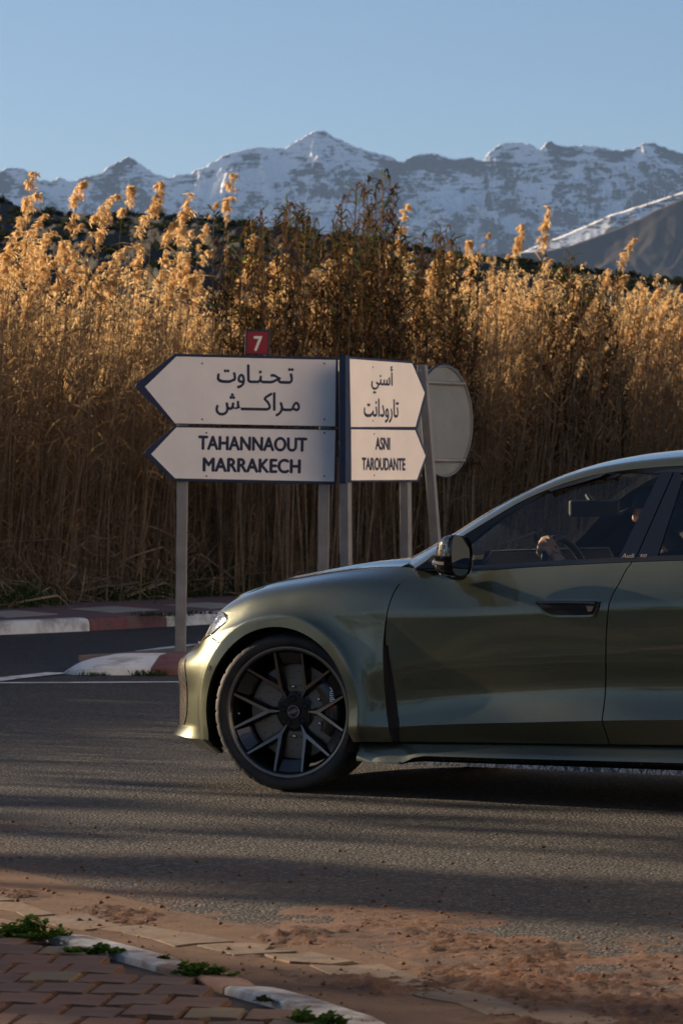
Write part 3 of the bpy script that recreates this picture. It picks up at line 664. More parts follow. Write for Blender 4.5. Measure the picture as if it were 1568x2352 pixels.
hill, HP = terrain('scrub_hill', [(-1500, 420), (-600, 440), (0, 460), (60, 477), (130, 486), (200, 491), (300, 491), (400, 494), (530, 509), (700, 530), (800, 545), (900, 560), (1000, 576), (1100, 589), (1200, 600), (1300, 615), (1400, 628), (1568, 640), (1900, 660), (2400, 680)], 420., 260., hill_mat(), 5., 500, 60, 700, -900, 2500, nscale=2., seed=4)
M_bush = plant_mat('bush_leaf', (.016, .022, .008), (.04, .045, .016), .25)
rg = np.random.default_rng(3); A = Arr()
nc = 900; ii = rg.integers(0, HP.shape[0], nc); jj = 7+(rg.uniform(0, 1, nc)**1.6*28).astype(int); Pc = HP[ii, jj]; per = 60
r = rg.uniform(.35, 1.1, nc); d = rdir(rg, nc*per); d[:, 2] = np.abs(d[:, 2]); p = np.repeat(Pc, per, 0)+d*np.repeat(r, per)[:, None]*rg.uniform(.3, 1., nc*per)[:, None]*np.array([1.1, 1.1, .9]); q = rdir(rg, nc*per)*.22; q2 = rdir(rg, nc*per)*.22
V = np.stack([p-q, p+q2, p+q, p-q2], 1).reshape(-1, 3); b = np.arange(nc*per)*4; A.add(V, np.stack([b, b+1, b+2, b+3], 1))
tag(A.obj('hillside_scrub', M_bush), 'dark scrub bushes scattered over the near hill', 'scrub', kind='stuff')
# ------------------------------------------------------------------ the car
YAW = rad(32.0)
R_ = np.array([math.cos(YAW), -math.sin(YAW)]); N_ = np.array([-math.sin(YAW), -math.cos(YAW)])
ORG = np.array([-122/531.25, 16.0])-.925*N_
WS, WZ = -.035, .345                               # front axle station and height
def cpx(u, v, t):
    """(s, z) of the point at distance t from the car's centre plane that is seen at picture pixel (u, v)"""
    d = np.array([(u-UC)/FPX, 1.]); Y = (t+ORG@N_)/(d@N_)
    return float((Y*d-ORG)@R_), float(HCAM-(v-V0)/FPX*Y)
z1 = lambda x, y: (390.4+.2929*x, 1263+.2929*y)
z2 = lambda x, y: (803.6+.4873*x, 1021.7+.4873*y)
z5 = lambda x, y: (975.8+.3774*x, 1044.7+.3774*y)
car = empty('car', (ORG[0], ORG[1], 0), -YAW, 'olive green sporty car with dark wheels, seen from its side by the road signs', 'car')
def L3(s, t, z, side=1): return (s, -t*side, z)

# materials
def paint_mat():
    m = NT('car_paint'); co = m.co('Object')
    fl = m.voro(co, 900, out='Color'); g = m.N('ShaderNodeRGBToBW'); m.l.new(fl, g.inputs[0])
    base = m.mix(g.outputs[0], (.060, .065, .043), (.106, .115, .076))
    nb = m.N('ShaderNodeMix', data_type='VECTOR'); nb.inputs[0].default_value = .10
    geo = m.N('ShaderNodeNewGeometry')
    sub = m.N('ShaderNodeVectorMath', operation='SUBTRACT'); m.l.new(fl, sub.inputs[0]); sub.inputs[1].default_value = (.5, .5, .5)
    add = m.N('ShaderNodeVectorMath', operation='MULTIPLY_ADD'); m.l.new(sub.outputs[0], add.inputs[0]); add.inputs[1].default_value = (.10, .10, .10)
    m.l.new(geo.outputs['Normal'], add.inputs[2])
    nn = m.N('ShaderNodeVectorMath', operation='NORMALIZE'); m.l.new(add.outputs[0], nn.inputs[0])
    m.n.remove(nb)
    dust = m.noise(co, 3.0, 6, .65)
    return m.set(base=base, metal=.8, rough=m.mr(dust, .3, .75, .32, .40), normal=nn.outputs[0], coat=1., coatr=m.mr(dust, .35, .75, .012, .05), spec=.5)
M_paint = paint_mat()
M_gblack = pbr('gloss_black', (.006, .006, .007), .12, coat=.5)
M_mblack = pbr('matt_black', (.008, .008, .008), .6, var=.3)
M_shell = pbr('inner_black', (.004, .004, .004), .9)
def forged():
    m = NT('forged_carbon'); co = m.co('Object', (1, 1, .6))
    d = m.noise(co, 30, 2, .5, 0, 'Color'); mx = m.mix(.12, co, d, 'ADD')
    v = m.voro(mx, 60, out='Color'); g = m.N('ShaderNodeRGBToBW'); m.l.new(v, g.inputs[0])
    base = m.ramp(g.outputs[0], [(.3, (.012, .011, .01)), (.5, (.06, .055, .048)), (.70, (.24, .205, .16))])
    return m.set(base=base, metal=.75, rough=m.mr(g.outputs[0], .2, .8, .5, .25), coat=.7, coatr=.05)
M_forged = forged()
def rubber():
    m = NT('tyre_rubber'); co = m.co('Object'); n = m.noise(co, 7, 5, .6)
    return m.set(base=m.mix(m.mr(n, .45, .75), (.010, .010, .010), (.045, .036, .028)), rough=.72, normal=m.bump(m.noise(co, 160, 2), .25, .001))
M_tyre = rubber()
M_rimface = pbr('rim_face', (.21, .18, .155), .34, .85, var=.08, vscale=20, bump=.1, bscale=700, bdist=.0005)
M_rimblk = pbr('rim_black', (.008, .008, .010), .22, .3, coat=.3)
M_insert = pbr('rim_insert', (.075, .075, .08), .22, .8, var=.1)
def disc_mat():
    m = NT('ceramic_disc'); co = m.co('Object'); v = m.voro(co, 260, 'DISTANCE_TO_EDGE')
    c = m.mix(m.mr(v, .0, .06), (.05, .042, .036), (.20, .17, .14)); return m.set(base=c, metal=.5, rough=.42)
M_disc = disc_mat()
M_cal = pbr('brake_caliper', (.016, .013, .011), .3, coat=.4)
M_steel = pbr('bright_steel', (.5, .5, .5), .2, 1.)
M_chrome = pbr('chrome', (.75, .75, .75), .08, 1.)
M_white = pbr('white_print', (.75, .75, .75), .5)
M_grey = pbr('grey_print', (.13, .13, .13), .5)
M_red = pbr('red_print', (.42, .01, .012), .4)
def glass(name, tint, refl=1.0, ior=1.5):
    m = NT(name); tr = m.N('ShaderNodeBsdfTransparent'); tr.inputs[0].default_value = (*tint, 1)
    gl = m.N('ShaderNodeBsdfGlossy'); gl.inputs['Roughness'].default_value = .01; gl.inputs[0].default_value = (refl,)*3+(1,)
    fr = m.N('ShaderNodeFresnel'); bf = m.N('ShaderNodeNewGeometry').outputs['Backfacing']; m.l.new(m.mr(bf, 0, 1, ior, 1/ior), fr.inputs[0])
    mx = m.N('ShaderNodeMixShader'); m.l.new(fr.outputs[0], mx.inputs[0]); m.l.new(tr.outputs[0], mx.inputs[1]); m.l.new(gl.outputs[0], mx.inputs[2])
    m.l.new(mx.outputs[0], m.out.inputs[0]); m.n.remove(m.b); return m.m
M_glass = glass('window_glass', (.85, .89, .87), .9)
M_glassd = glass('privacy_glass', (.06, .065, .065), .9)
M_lens = glass('headlight_lens', (.93, .95, .97), .8)
M_int = pbr('cabin_black', (.016, .016, .017), .65, var=.2)
M_screen = pbr('dark_screen', (.005, .005, .006), .6, spec=.05)

# --- body surface: eight feature curves that wrap from the nose round the side to the tail
PLAN = np.array([(-.90, 0), (-.875, .30), (-.80, .56), (-.64, .79), (-.45, .912), (-.25, .938), (0, .943), (.25, .94), (.5, .93), (.8, .928), (1.2, .933), (1.6, .938), (2.2, .945), (2.9, .955), (3.5, .925), (3.85, .80), (4.0, .5), (4.04, 0)])
AK = np.r_[0, np.cumsum(np.linalg.norm(np.diff(PLAN, axis=0), axis=1))]
def _nonuni(K, P, x):
    """Hermite interpolation through P at knots K"""
    K = np.asarray(K); P = np.asarray(P, float); h = np.diff(K); d = (np.diff(P, axis=0).T/h).T
    m = np.zeros_like(P); w0 = h[1:]/(h[:-1]+h[1:])
    m[1:-1] = (d[:-1].T*w0+d[1:].T*(1-w0)).T; m[0] = d[0]; m[-1] = d[-1]
    i = np.clip(np.searchsorted(K, x, side='right')-1, 0, len(K)-2); t = (x-K[i])/h[i]
    sh = (-1,)+(1,)*(P.ndim-1); t = t.reshape(sh); hh = h[i].reshape(sh)
    return (2*t**3-3*t**2+1)*P[i]+(t**3-2*t**2+t)*hh*m[i]+(-2*t**3+3*t**2)*P[i+1]+(t**3-t**2)*hh*m[i+1]
ZR = np.array([  # z of rows R0..R7 at each station
 [.130, .216, .262, .40, .545, .622, .70, .755],
 [.130, .216, .262, .40, .545, .622, .70, .755],
 [.128, .216, .262, .40, .545, .622, .70, .758],
 [.125, .216, .262, .40, .545, .625, .70, .765],
 [.135, .212, .275, .41, .550, .655, .76, .845],
 [.150, .215, .285, .42, .570, .720, .825, .893],
 [.160, .217, .290, .42, .600, .765, .868, .934],
 [.175, .222, .290, .40, .600, .782, .897, .966],
 [.198, .236, .300, .352, .57, .790, .905, .978],
 [.205, .245, .322, .392, .58, .800, .892, .970],
 [.212, .255, .344, .440, .60, .818, .910, .993],
 [.220, .265, .365, .472, .62, .843, .935, 1.015],
 [.230, .280, .385, .485, .63, .860, .952, 1.035],
 [.230, .290, .39, .49, .64, .88, .97, 1.05],
 [.230, .30, .39, .49, .65, .89, .98, 1.06],
 [.230, .31, .39, .49, .65, .89, .99, 1.06],
 [.230, .31, .39, .49, .65, .89, .99, 1.06],
 [.230, .31, .39, .49, .65, .89, .99, 1.06]])
OR = np.array([  # inward offset of the rows
 [.13, -.030, .00, .0, .00, .075, .14, .20],
 [.13, -.030, .00, .0, .00, .075, .14, .20],
 [.13, -.030, .00, .0, .00, .075, .14, .20],
 [.13, -.030, .00, .0, .00, .075, .14, .20],
 [.10, .000, .00, .0, .000, .020, .075, .20],
 [.09, .010, .00, .0, .000, .006, .055, .22],
 [.08, .015, .00, .0, .000, .004, .050, .22],
 [.07, .020, .00, .0, .000, .004, .050, .20],
 [.06, .022, -.004, .008, .006, .000, .036, .125],
 [.06, .025, -.013, .019, .012, .001, .042, .080],
 [.06, .028, -.014, .025, .015, .001, .046, .084],
 [.06, .028, -.013, .025, .015, .001, .048, .088],
 [.06, .028, -.013, .025, .015, .001, .050, .092],
 [.06, .028, -.006, .020, .006, .008, .045, .10],
 [.06, .02, .00, .01, .0, .01, .05, .12],
 [.10, .02, .00, .0, .0, .02, .06, .15],
 [.10, .02, .00, .0, .0, .02, .06, .15],
 [.10, .02, .00, .0, .0, .02, .06, .15]])
tg = np.gradient(PLAN, axis=0); tg /= np.linalg.norm(tg, axis=1)[:, None]
NRM = np.stack([-tg[:, 1], tg[:, 0]], 1)                       # outward plan normal
NRM[0] = (-1, 0); NRM[-1] = (1, 0)
ROWS = np.zeros((len(PLAN), 8, 3))
for r in range(8):
    p = PLAN-NRM*OR[:, r:r+1]
    ROWS[:, r, 0] = p[:, 0]; ROWS[:, r, 1] = np.maximum(p[:, 1], 0); ROWS[:, r, 2] = ZR[:, r]
ROWS[0, :, 1] = 0; ROWS[-1, :, 1] = 0
GROUPS = [(0, 1), (1, 2), (2, 5), (5, 7)]
def S0(a, v):
    a = np.asarray(a, float).ravel(); v = np.asarray(v, float).ravel()
    P = _nonuni(AK, ROWS, np.clip(a, 0, AK[-1])); out = np.zeros((len(a), 3))
    h = np.linalg.norm(np.diff(P, axis=1), axis=2)+1e-6; d = np.diff(P, axis=1)/h[:, :, None]
    for g0, g1 in GROUPS:
        m = np.zeros_like(P)
        for j in range(g0, g1+1):
            if j == g0: m[:, j] = d[:, j]
            elif j == g1: m[:, j] = d[:, j-1]
            else:
                w = (h[:, j]/(h[:, j-1]+h[:, j]))[:, None]; m[:, j] = d[:, j-1]*w+d[:, j]*(1-w)
        # softened ends so the pieces swell a little
        for j in range(g0, g1):
            sel = (v >= j) & ((v < j+1) | (j == 6)) if g1 == 7 or j < g1 else (v >= j)
            if j == 0: sel |= v < 0
            t = (v[sel]-j)[:, None]; hh = h[sel, j][:, None]
            out[sel] = (2*t**3-3*t**2+1)*P[sel, j]+(t**3-2*t**2+t)*hh*m[sel, j]+(-2*t**3+3*t**2)*P[sel, j+1]+(t**3-t**2)*hh*m[sel, j+1]
    return out
REAR_S = 2.87
a_of0 = lambda s: float(np.interp(s, PLAN[:, 0], AK))
def S(a, v, flare=True):
    P = S0(a, v)
    if flare:
        for cx in (WS, REAR_S):
            rho = np.hypot(P[:, 0]-cx, P[:, 2]-WZ)
            k = np.where(rho < .424, 1., np.exp(-np.maximum(rho-.424, 0)/.032))
            k = k*sstep(P[:, 1], .72, .9)
            P[:, 1] += .024*k
    return P
_ag = np.linspace(a_of0(-.66), a_of0(3.7), 180); _vg = np.linspace(0, 7, 71)
_SG = S0(np.repeat(_ag, 71), np.tile(_vg, 180)).reshape(180, 71, 3)
def inv_many(q):
    """surface parameters of side-view points (s, z)"""
    q = np.asarray(q, float).reshape(-1, 2); k = ((_SG[None, :, :, 0]-q[:, 0, None, None])**2+(_SG[None, :, :, 2]-q[:, 1, None, None])**2).reshape(len(q), -1).argmin(1)
    a = _ag[k//71].copy(); v = _vg[k % 71].copy(); e = 1e-3
    for _ in range(8):
        P = S0(a, v); Pa = S0(a+e, v); Pv = S0(a, v+e)
        J00, J01, J10, J11 = (Pa-P)[:, 0]/e, (Pv-P)[:, 0]/e, (Pa-P)[:, 2]/e, (Pv-P)[:, 2]/e; r0, r1 = q[:, 0]-P[:, 0], q[:, 1]-P[:, 2]
        D = J00*J11-J01*J10; D = np.where(abs(D) < 1e-7, 1e-7, D)
        a = a+np.clip((J11*r0-J01*r1)/D, -.05, .05); v = np.clip(v+np.clip((J00*r1-J10*r0)/D, -.3, .3), 0, 7)
    return np.stack([a, v], 1)
def inv(s, z): return tuple(inv_many([(s, z)])[0])
def pav_many(pts):
    """picture pixels -> surface parameters"""
    t = np.full(len(pts), .93)
    for _ in range(4):
        q = inv_many([cpx(u, v, tt) for (u, v), tt in zip(pts, t)]); t = S(q[:, 0], q[:, 1])[:, 1]
    return q
def pav(u, v): return tuple(pav_many([(u, v)])[0])
def coons(B, T, L, R, nu, nv):
    B, T = resample(B, nu), resample(T, nu); L, R = resample(L, nv), resample(R, nv)
    x = np.linspace(0, 1, nu)[:, None, None]; y = np.linspace(0, 1, nv)[None, :, None]
    return (1-y)*B[:, None]+y*T[:, None]+(1-x)*L[None]+x*R[None]-((1-x)*(1-y)*B[0]+x*(1-y)*B[-1]+(1-x)*y*T[0]+x*y*T[-1])
def panel(name, D, mat, parent, fn=None, side=1, depth=.018, off=0., edges='LRTB', inset=.0022, label=None, sharp=32):
    """a body panel: grid D of (a, v) parameters on the body surface, its rim folded inwards"""
    nu, nv = D.shape[:2]; ff = fn or S
    P = ff(D[..., 0].ravel(), D[..., 1].ravel()).reshape(nu, nv, 3)
    return sheet(name, P, mat, parent, side, depth, off, edges, inset, label, sharp)
def sheet(name, P, mat, parent, side=1, depth=.018, off=0., edges='LRTB', inset=0., label=None, sharp=32):
    P = np.array(P, float); nu, nv = P.shape[:2]
    du = np.gradient(P, axis=0); dv = np.gradient(P, axis=1); n = np.cross(du, dv); n /= np.linalg.norm(n, axis=2)[..., None]+1e-12
    c = n[nu//2, nv//2]
    cen_ = np.stack([np.clip(P[..., 0], -.45, 3.5), P[..., 1]*.35, np.full(P.shape[:2], .55)], 2); sg_ = np.sign((n*(P-cen_)).sum(2)); n = n*np.where(sg_ == 0, 1, sg_)[..., None]
    if off: P = P+n*off
    V = P.reshape(-1, 3).copy(); F = [(i*nv+j, (i+1)*nv+j, (i+1)*nv+j+1, i*nv+j+1) for i in range(nu-1) for j in range(nv-1)]
    idx = lambda i, j: i*nv+j
    loops = []
    if 'B' in edges: loops.append([(i, 0) for i in range(nu)])
    if 'T' in edges: loops.append([(i, nv-1) for i in range(nu)])
    if 'L' in edges: loops.append([(0, j) for j in range(nv)])
    if 'R' in edges: loops.append([(nu-1, j) for j in range(nv)])
    V = list(map(tuple, V))
    for lp in loops:
        k0 = len(V)
        V += [tuple(P[i, j]-n[i, j]*depth) for i, j in lp]
        F += [(idx(*lp[k]), idx(*lp[k+1]), k0+k+1, k0+k) for k in range(len(lp)-1)]
    V = np.array(V); V[:, 1] *= -side
    o = recalc(mesh(name, V, F, mat, parent, True, sharp=sharp))
    # make sure normals face outwards
    f = o.data.polygons[(nu-1)*(nv-1)//2]; want = Vector(((n[nu//2, nv//2])*np.array([1, -side, 1])).tolist())
    if f.normal.dot(want) < 0: o.data.flip_normals()
    if label: o['label'] = label
    return o
a_of = lambda s: float(np.interp(s, PLAN[:, 0], AK))
ARC_R = .372
def arch(deg, r=ARC_R, cx=WS): return (cx+r*math.cos(rad(deg)), WZ+r*math.sin(rad(deg)))
VR = np.unique(np.r_[np.linspace(1, 2, 7), np.linspace(2, 3, 9), np.linspace(3, 5, 14), np.linspace(5, 7, 12)])
def edge_a(pts, vs):
    """station of a near-vertical shut line at each row"""
    q = np.array(pts); o = np.argsort(q[:, 1]); return np.interp(vs, q[o, 1], q[o, 0])
gapF = pav_many([z2(*p) for p in smooth_curve([(262, 622), (210, 690), (180, 770), (168, 850), (165, 930), (172, 1050), (182, 1180), (195, 1300), (215, 1395)], 30)])
gapR = pav_many([z2(*p) for p in smooth_curve([(1325, 560), (1300, 590), (1270, 650), (1235, 710), (1218, 770), (1210, 850), (1205, 950), (1205, 1100), (1200, 1200), (1188, 1300), (1200, 1340), (1222, 1410)], 30)])
G = .0028
def ruled(aL, aR, vs, n):
    x = np.linspace(0, 1, n)[:, None]
    return np.stack([aL[None]*(1-x)+aR[None]*x, np.broadcast_to(vs[None], (n, len(vs)))], 2)
def belt_v(a):   # doors stop at the belt
    return 6.93
VD = VR.copy(); VD[-1] = 6.94
aF, aR = edge_a(gapF, VD), edge_a(gapR, VD)
top = VD > 6.3; aF[top] = aF[top]+(VD[top]-6.3)*.16
rear_gap = [(a_of(2.52)+(.10*math.sin((v-1)/6*3.1)), v) for v in np.linspace(1, 7, 20)]
rear_gap = [((a_of(2.40)+.02*v if v < 4.5 else a_of(2.50)+(v-4.5)*.08), v) for v in np.linspace(1, 7, 24)]
aRR = edge_a(rear_gap, VD)
def fender_fn(a, v):
    P = S(a, v)
    k = sstep(P[:, 0], .22, .47)*(1-sstep(P[:, 2], .50, .80)); P[:, 1] += .026*k
    return P
_hl = pav_many([z1(*p) for p in [(330, 662), (380, 620), (440, 570), (451, 545), (440, 505), (400, 491), (352, 500)]])
print('headlight', _hl.round(3).tolist())
hl_end = float(_hl[3, 0])
def hl_low(a): return np.interp(a, [0, AK[2], AK[3], *_hl[:4, 0]], [5.0, 5.0, 5.02, *_hl[:4, 1]])
_up = _hl[3:][::-1]
def hl_up(a): return np.interp(a, [0, AK[2], AK[3], *_up[:, 0]], [6.9, 6.9, 6.88, *_up[:, 1]])
HL0 = AK[1]+.12
parts = {}
for side in (1, -1):
    # doors
    d1 = ruled(aF+G, aR-G, VD, 44); fd = panel('front_door', d1, M_paint, car, side=side)
    d2 = ruled(aR+G, aRR-G, VD, 36); rd = panel('rear_door', d2, M_paint, car, side=side)
    parts[side] = (fd, rd)
    # fender: from the wheel arch out to headlight, bonnet line and door gap
    seam = pav(*z1(320, 682))
    out = [seam]+[(a, hl_low(a)-.03) for a in np.linspace(seam[0]+.03, hl_end, 8)]+[(hl_end+.012, 5.74)]
    out += [(a, hl_up(a)+.06) for a in np.linspace(hl_end-.01, _up[0, 0], 8)]
    out += [(_up[0, 0]-.004, 6.99)]
    n_hl = len(out)
    topc = [(a, 7.0) for a in np.linspace(_up[0, 0]+.02, a_of(.52), 30)]
    aFf = edge_a(gapF, np.linspace(6.45, 1.0, 30))
    gp_ = [(a-G, v) for a, v in zip(aFf, np.linspace(6.45, 1.0, 30))]
    o1 = np.vstack([resample(out[:10], 14), resample(out[9:], 14)[1:]]); o2 = resample(topc, 46)
    cor = [(a_of(.60), 6.98), (a_of(.66), 6.9)] 
    o3 = resample([o2[-1]]+cor+gp_, 50)[1:]
    OUT = np.vstack([o1, o2[1:], o3]); nA = len(OUT)
    # the arch, with its samples matched to the outer line
    ang = np.r_[np.linspace(133, 122, 14), np.linspace(122, 88, 14)[1:], np.linspace(88, 42, 46)[1:], np.linspace(42, -12, 49)]
    AR_ = inv_many([arch(d) for d in ang]); AR_[-1] = inv(.347, .232)
    A2_ = inv_many([arch(d, .424) for d in ang]); A2_[-1] = inv(.400, .234); A2_[0] = AR_[0]*.62+OUT[0]*.38
    wg = np.ones(len(ang)); wg[:6] = np.linspace(.0, 1, 6); A2_ = A2_*wg[:, None]+(AR_*.62+OUT*.38)*(1-wg[:, None])
    ka = np.linspace(0, 1, 7)[None, :-1, None]; kb = np.linspace(0, 1, 36)[None, :, None]
    D = np.concatenate([AR_[:, None]*(1-ka)+A2_[:, None]*ka, A2_[:, None]*(1-kb)+OUT[:, None]*kb], 1)
    panel('front_fender', D, M_paint, car, fender_fn, side, sharp=62)
    ah = np.linspace(HL0, _up[0, 0]+.006, 30); kh = np.linspace(0, 1, 8)[None]; vh = hl_up(ah)+.05
    panel('headlight_surround', np.stack([np.broadcast_to(ah[:, None], (30, 8)), vh[:, None]*(1-kh)+7.0*kh], 2), M_paint, car, S, side)
    # front bumper
    archF = inv_many([(-.385, .150), (-.398, .20)]+[arch(d) for d in np.linspace(186, 133.5, 24)])
    bot = [(0, .02), (AK[3], .02), (a_of(-.46), .05), archF[0]]
    topb = [(0, 4.96)]+[(a, hl_low(a)-.05) for a in np.linspace(AK[1], seam[0]-.006, 14)]
    tb = smooth_curve([(seam[0]-.006, seam[1]-.04), archF[-1]], 8)
    topb = topb+[tuple(p) for p in tb[1:]]
    left = [(0, v) for v in np.linspace(.02, 4.96, 40)]
    arF2 = inv_many([(-.425, .152), (-.445, .20)]+[arch(d, .424) for d in np.linspace(186, 134.2, 24)])
    bot2 = [(0, .02), (AK[3], .02), (arF2[0][0]-.05, .04), tuple(arF2[0])]; top2 = [p for p in topb if p[0] < arF2[-1][0]-.004]+[tuple(arF2[-1])]
    D = coons(bot2, top2, left, arF2, 56, 56); R1, R2 = resample(arF2, 56), resample(archF, 56); kk = np.linspace(0, 1, 6)[1:, None, None]
    D = np.concatenate([D, R1[None]*(1-kk)+R2[None]*kk], 0)
    panel('front_bumper', D, M_paint, car, S, side)
    # carbon blade at the intake and the black grille between the blades
    vb = np.linspace(2.02, 4.12, 26); ab = a_of(-.585)-.05*np.abs((vb-3.07)/1.05)**4
    panel('intake_blade', ruled(np.full_like(vb, AK[1]+.18), ab, vb, 16), M_forged, car, S, side, off=.004, depth=.008)
    panel('grille', ruled(np.full_like(vb, .0), np.full_like(vb, AK[1]+.175), vb, 10), M_gblack, car, S, side, off=.003, depth=.006)
    # dark shell behind the gaps
    av = np.stack(np.meshgrid(np.linspace(a_of(.40), a_of(2.42), 60), np.linspace(0, 7, 40), indexing='ij'), 2)
    Psh = S0(av[..., 0].ravel(), av[..., 1].ravel()).reshape(60, 40, 3); 
    sheet('body_shell', Psh, M_shell, car, side, off=-.022, edges='')
    av = np.stack(np.meshgrid(np.linspace(a_of(2.42), AK[-1], 40), np.linspace(4.95, 7, 12), indexing='ij'), 2)
    sheet('body_shell', S0(av[..., 0].ravel(), av[..., 1].ravel()).reshape(40, 12, 3), M_shell, car, side, off=-.022, edges='')
    av = np.stack(np.meshgrid(np.linspace(0, a_of(.42), 40), np.linspace(5.2, 7, 12), indexing='ij'), 2)
    Psh = S0(av[..., 0].ravel(), av[..., 1].ravel()).reshape(40, 12, 3)
    sheet('body_shell', Psh, M_shell, car, side, off=-.04, edges='')
    # vent strip between fender and door
    vv = np.linspace(1.05, 4.35, 30); ae = edge_a(gapF, vv)
    P0 = fender_fn(ae-.006, vv); P1 = S(ae+.006, vv); w = np.sin(np.linspace(0.12, 1, 30)*math.pi*.94)[:, None]
    P0[:, 1] -= .006; P1[:, 0] += .030*w[:, 0]; P1[:, 1] += .004
    Pm = (P0+P1)/2; Pm[:, 1] -= .006
    sheet('fender_vent', np.stack([P0, Pm, P1], 0), M_shell, car, side, depth=.01)
    # rear quarter
    vq = VD[VD >= 1]; qa = edge_a(rear_gap, vq)
    aq = np.linspace(0, 1, 50)[:, None]; endA = np.full_like(vq, AK[-1])
    rA = inv_many([arch(d, cx=REAR_S) for d in np.linspace(190, -10, 90)])
    oq = np.vstack([resample([(qa[i]+G, vq[i]) for i in range(len(vq))], 30), resample([(a, 6.95) for a in np.linspace(qa[-1]+G, AK[15], 20)], 30)[1:], resample([(AK[15], 6.95), (AK[15], 1)], 31)])
    k2 = np.linspace(0, 1, 24)[None, :, None]
    panel('rear_quarter', rA[:, None]*(1-k2)+oq[:90, None]*k2, M_paint, car, S, side)
    av = np.stack(np.meshgrid(np.linspace(AK[15]+.004, AK[-1], 20), np.linspace(0, 6.95, 40), indexing='ij'), 2)
    panel('rear_bumper', av, M_paint, car, S, side)
    # wheel housings
    for cx in (WS, REAR_S):
        th_ = np.linspace(rad(-25), rad(205), 48); tt = np.array([.958, .93, .88, .60])
        P = np.zeros((48, 4, 3))
        for j, t in enumerate(tt):
            rr = ARC_R+[.0, .004, .02, .02][j]
            P[:, j, 0] = cx+rr*np.cos(th_); P[:, j, 1] = t; P[:, j, 2] = WZ+rr*np.sin(th_)
        # front-lower edge opens with the bumper
        m = MB(); m.grid(P*np.array([1, -side, 1])); ring = P[:, 3]*np.array([1, -side, 1]); n0 = len(m.V)
        m.V.append((cx, -.6*side, WZ)); base = 0
        m.F += [(i*4+3, (i+1)*4+3, n0) for i in range(47)]
        m.obj('wheel_housing', M_mblack, car, True)
    # side skirt: painted sill with a carbon blade under it
    ss = np.linspace(.352, 2.46, 80)
    ztop = np.interp(ss, [.35, .545, 1.035, 1.56, 1.9, 2.5], [.232, .236, .249, .262, .272, .285])-.006
    zm = np.interp(ss, [.35, .55, .60, .64, .70, 1.05, 1.91, 2.5], [.150, .150, .153, .175, .186, .190, .203, .212])
    x = np.linspace(0, 1, 9)
    P = np.zeros((80, 9, 3))
    for j, q in enumerate(x):
        P[:, j, 0] = ss; P[:, j, 2] = ztop*(1-q)+zm*q
        P[:, j, 1] = np.interp(q, [0, .12, .8, 1], [.902, .912, .952, .955])
    e = (sstep(ss, .352, .50)*1.0)[:, None]
    P[:, :, 1] -= .02*(1-e)*x[None]
    sheet('side_skirt', P, M_paint, car, side, depth=.02)
    s2 = np.linspace(.58, 2.46, 70); zt = np.interp(s2, ss, zm); zb = np.interp(s2, [.58, 1.26, 2.5], [.146, .151, .155])
    zt = np.maximum(zt, zb+.001)
    P = np.zeros((70, 6, 3))
    for j, (f, t) in enumerate([(0, .944), (.5, .932), (.52, .934), (.6, .957), (.98, .962), (1, .90)]):
        P[:, j, 0] = s2; P[:, j, 1] = t; P[:, j, 2] = zt*(1-f)+zb*f
    sheet('skirt_recess', P[:, :3], M_gblack, car, side, depth=.01)
    sheet('skirt_blade', P[:, 3:], M_forged, car, side, depth=.01)
# underfloor
m = MB(); m.box((1.42, 0, .19), (2.06, 1.72, .08)); m.obj('underbody', M_shell, car)
MB().box((-.1, 0, .20), (.95, .98, .1)).obj('front_undertray', M_shell, car); MB().box((2.9, 0, .22), (.9, .98, .1)).obj('rear_undertray', M_shell, car)
m = MB(); m.box((.0, 0, .55), (.9, 1.1, .3)); m.obj('engine_block', M_shell, car)

# --- bonnet
vt = [(a, 7.0) for a in np.linspace(0, a_of(.50), 50)]
E7 = S0([q[0] for q in vt], [7.0]*50)
nb = 22; P = np.zeros((50, 2*nb-1, 3))
cs = np.linspace(-.72, .36, 50)
for i in range(50):
    e = E7[i]; lead = i/49
    sc = np.interp(i, [0, 10, 20, 49], [-.72, -.70, -.60, .40])
    for j in range(nb):
        q = j/(nb-1); t = e[1]*(1-q)
        s = e[0]+(sc-e[0])*(1-(1-q)**2)*.9 if i > 6 else e[0]
        zc = .048*lead**.5*(1-(1-q)**2.2)-.012*sstep(q, .5, .62)*lead+ .008*(sstep(q, .10, .2)-sstep(q, .24, .4))*lead
        z = e[2]+zc+.003
        P[i, j] = (s, t, z); P[i, 2*nb-2-j] = (s, -t, z)
sheet('bonnet', P[2:], M_paint, car, 1, depth=.02, edges='LRTB')

# --- glasshouse
def tgl(z): return .856-(z-1.0)*.62
def line5(pts, tf, n):
    P = []
    for x, y in pts:
        t = .75
        for _ in range(5): s, z = cpx(*z5(x, y), t); t = tf(z)
        P.append((s, t, z))
    return smooth_curve(P, n)
U = line5([(-95, 668), (0, 610), (100, 548), (200, 487), (300, 418), (450, 322), (600, 241), (800, 150), (1000, 85), (1200, 45), (1400, 20), (1568, 5)], lambda z: np.interp(z, [1.0, 1.2, 1.35, 1.45], [.74, .655, .585, .55]), 60)
GL = line5([(-60, 690), (0, 650), (120, 568), (200, 512), (300, 450), (450, 360), (600, 275), (800, 190), (1000, 130), (1200, 95), (1400, 75), (1568, 65)], lambda z: tgl(z)+.012, 60)
GT = line5([(60, 688), (120, 645), (200, 585), (280, 528), (450, 400), (600, 310), (800, 205), (1000, 140), (1200, 115), (1430, 108), (1568, 106)], tgl, 60)
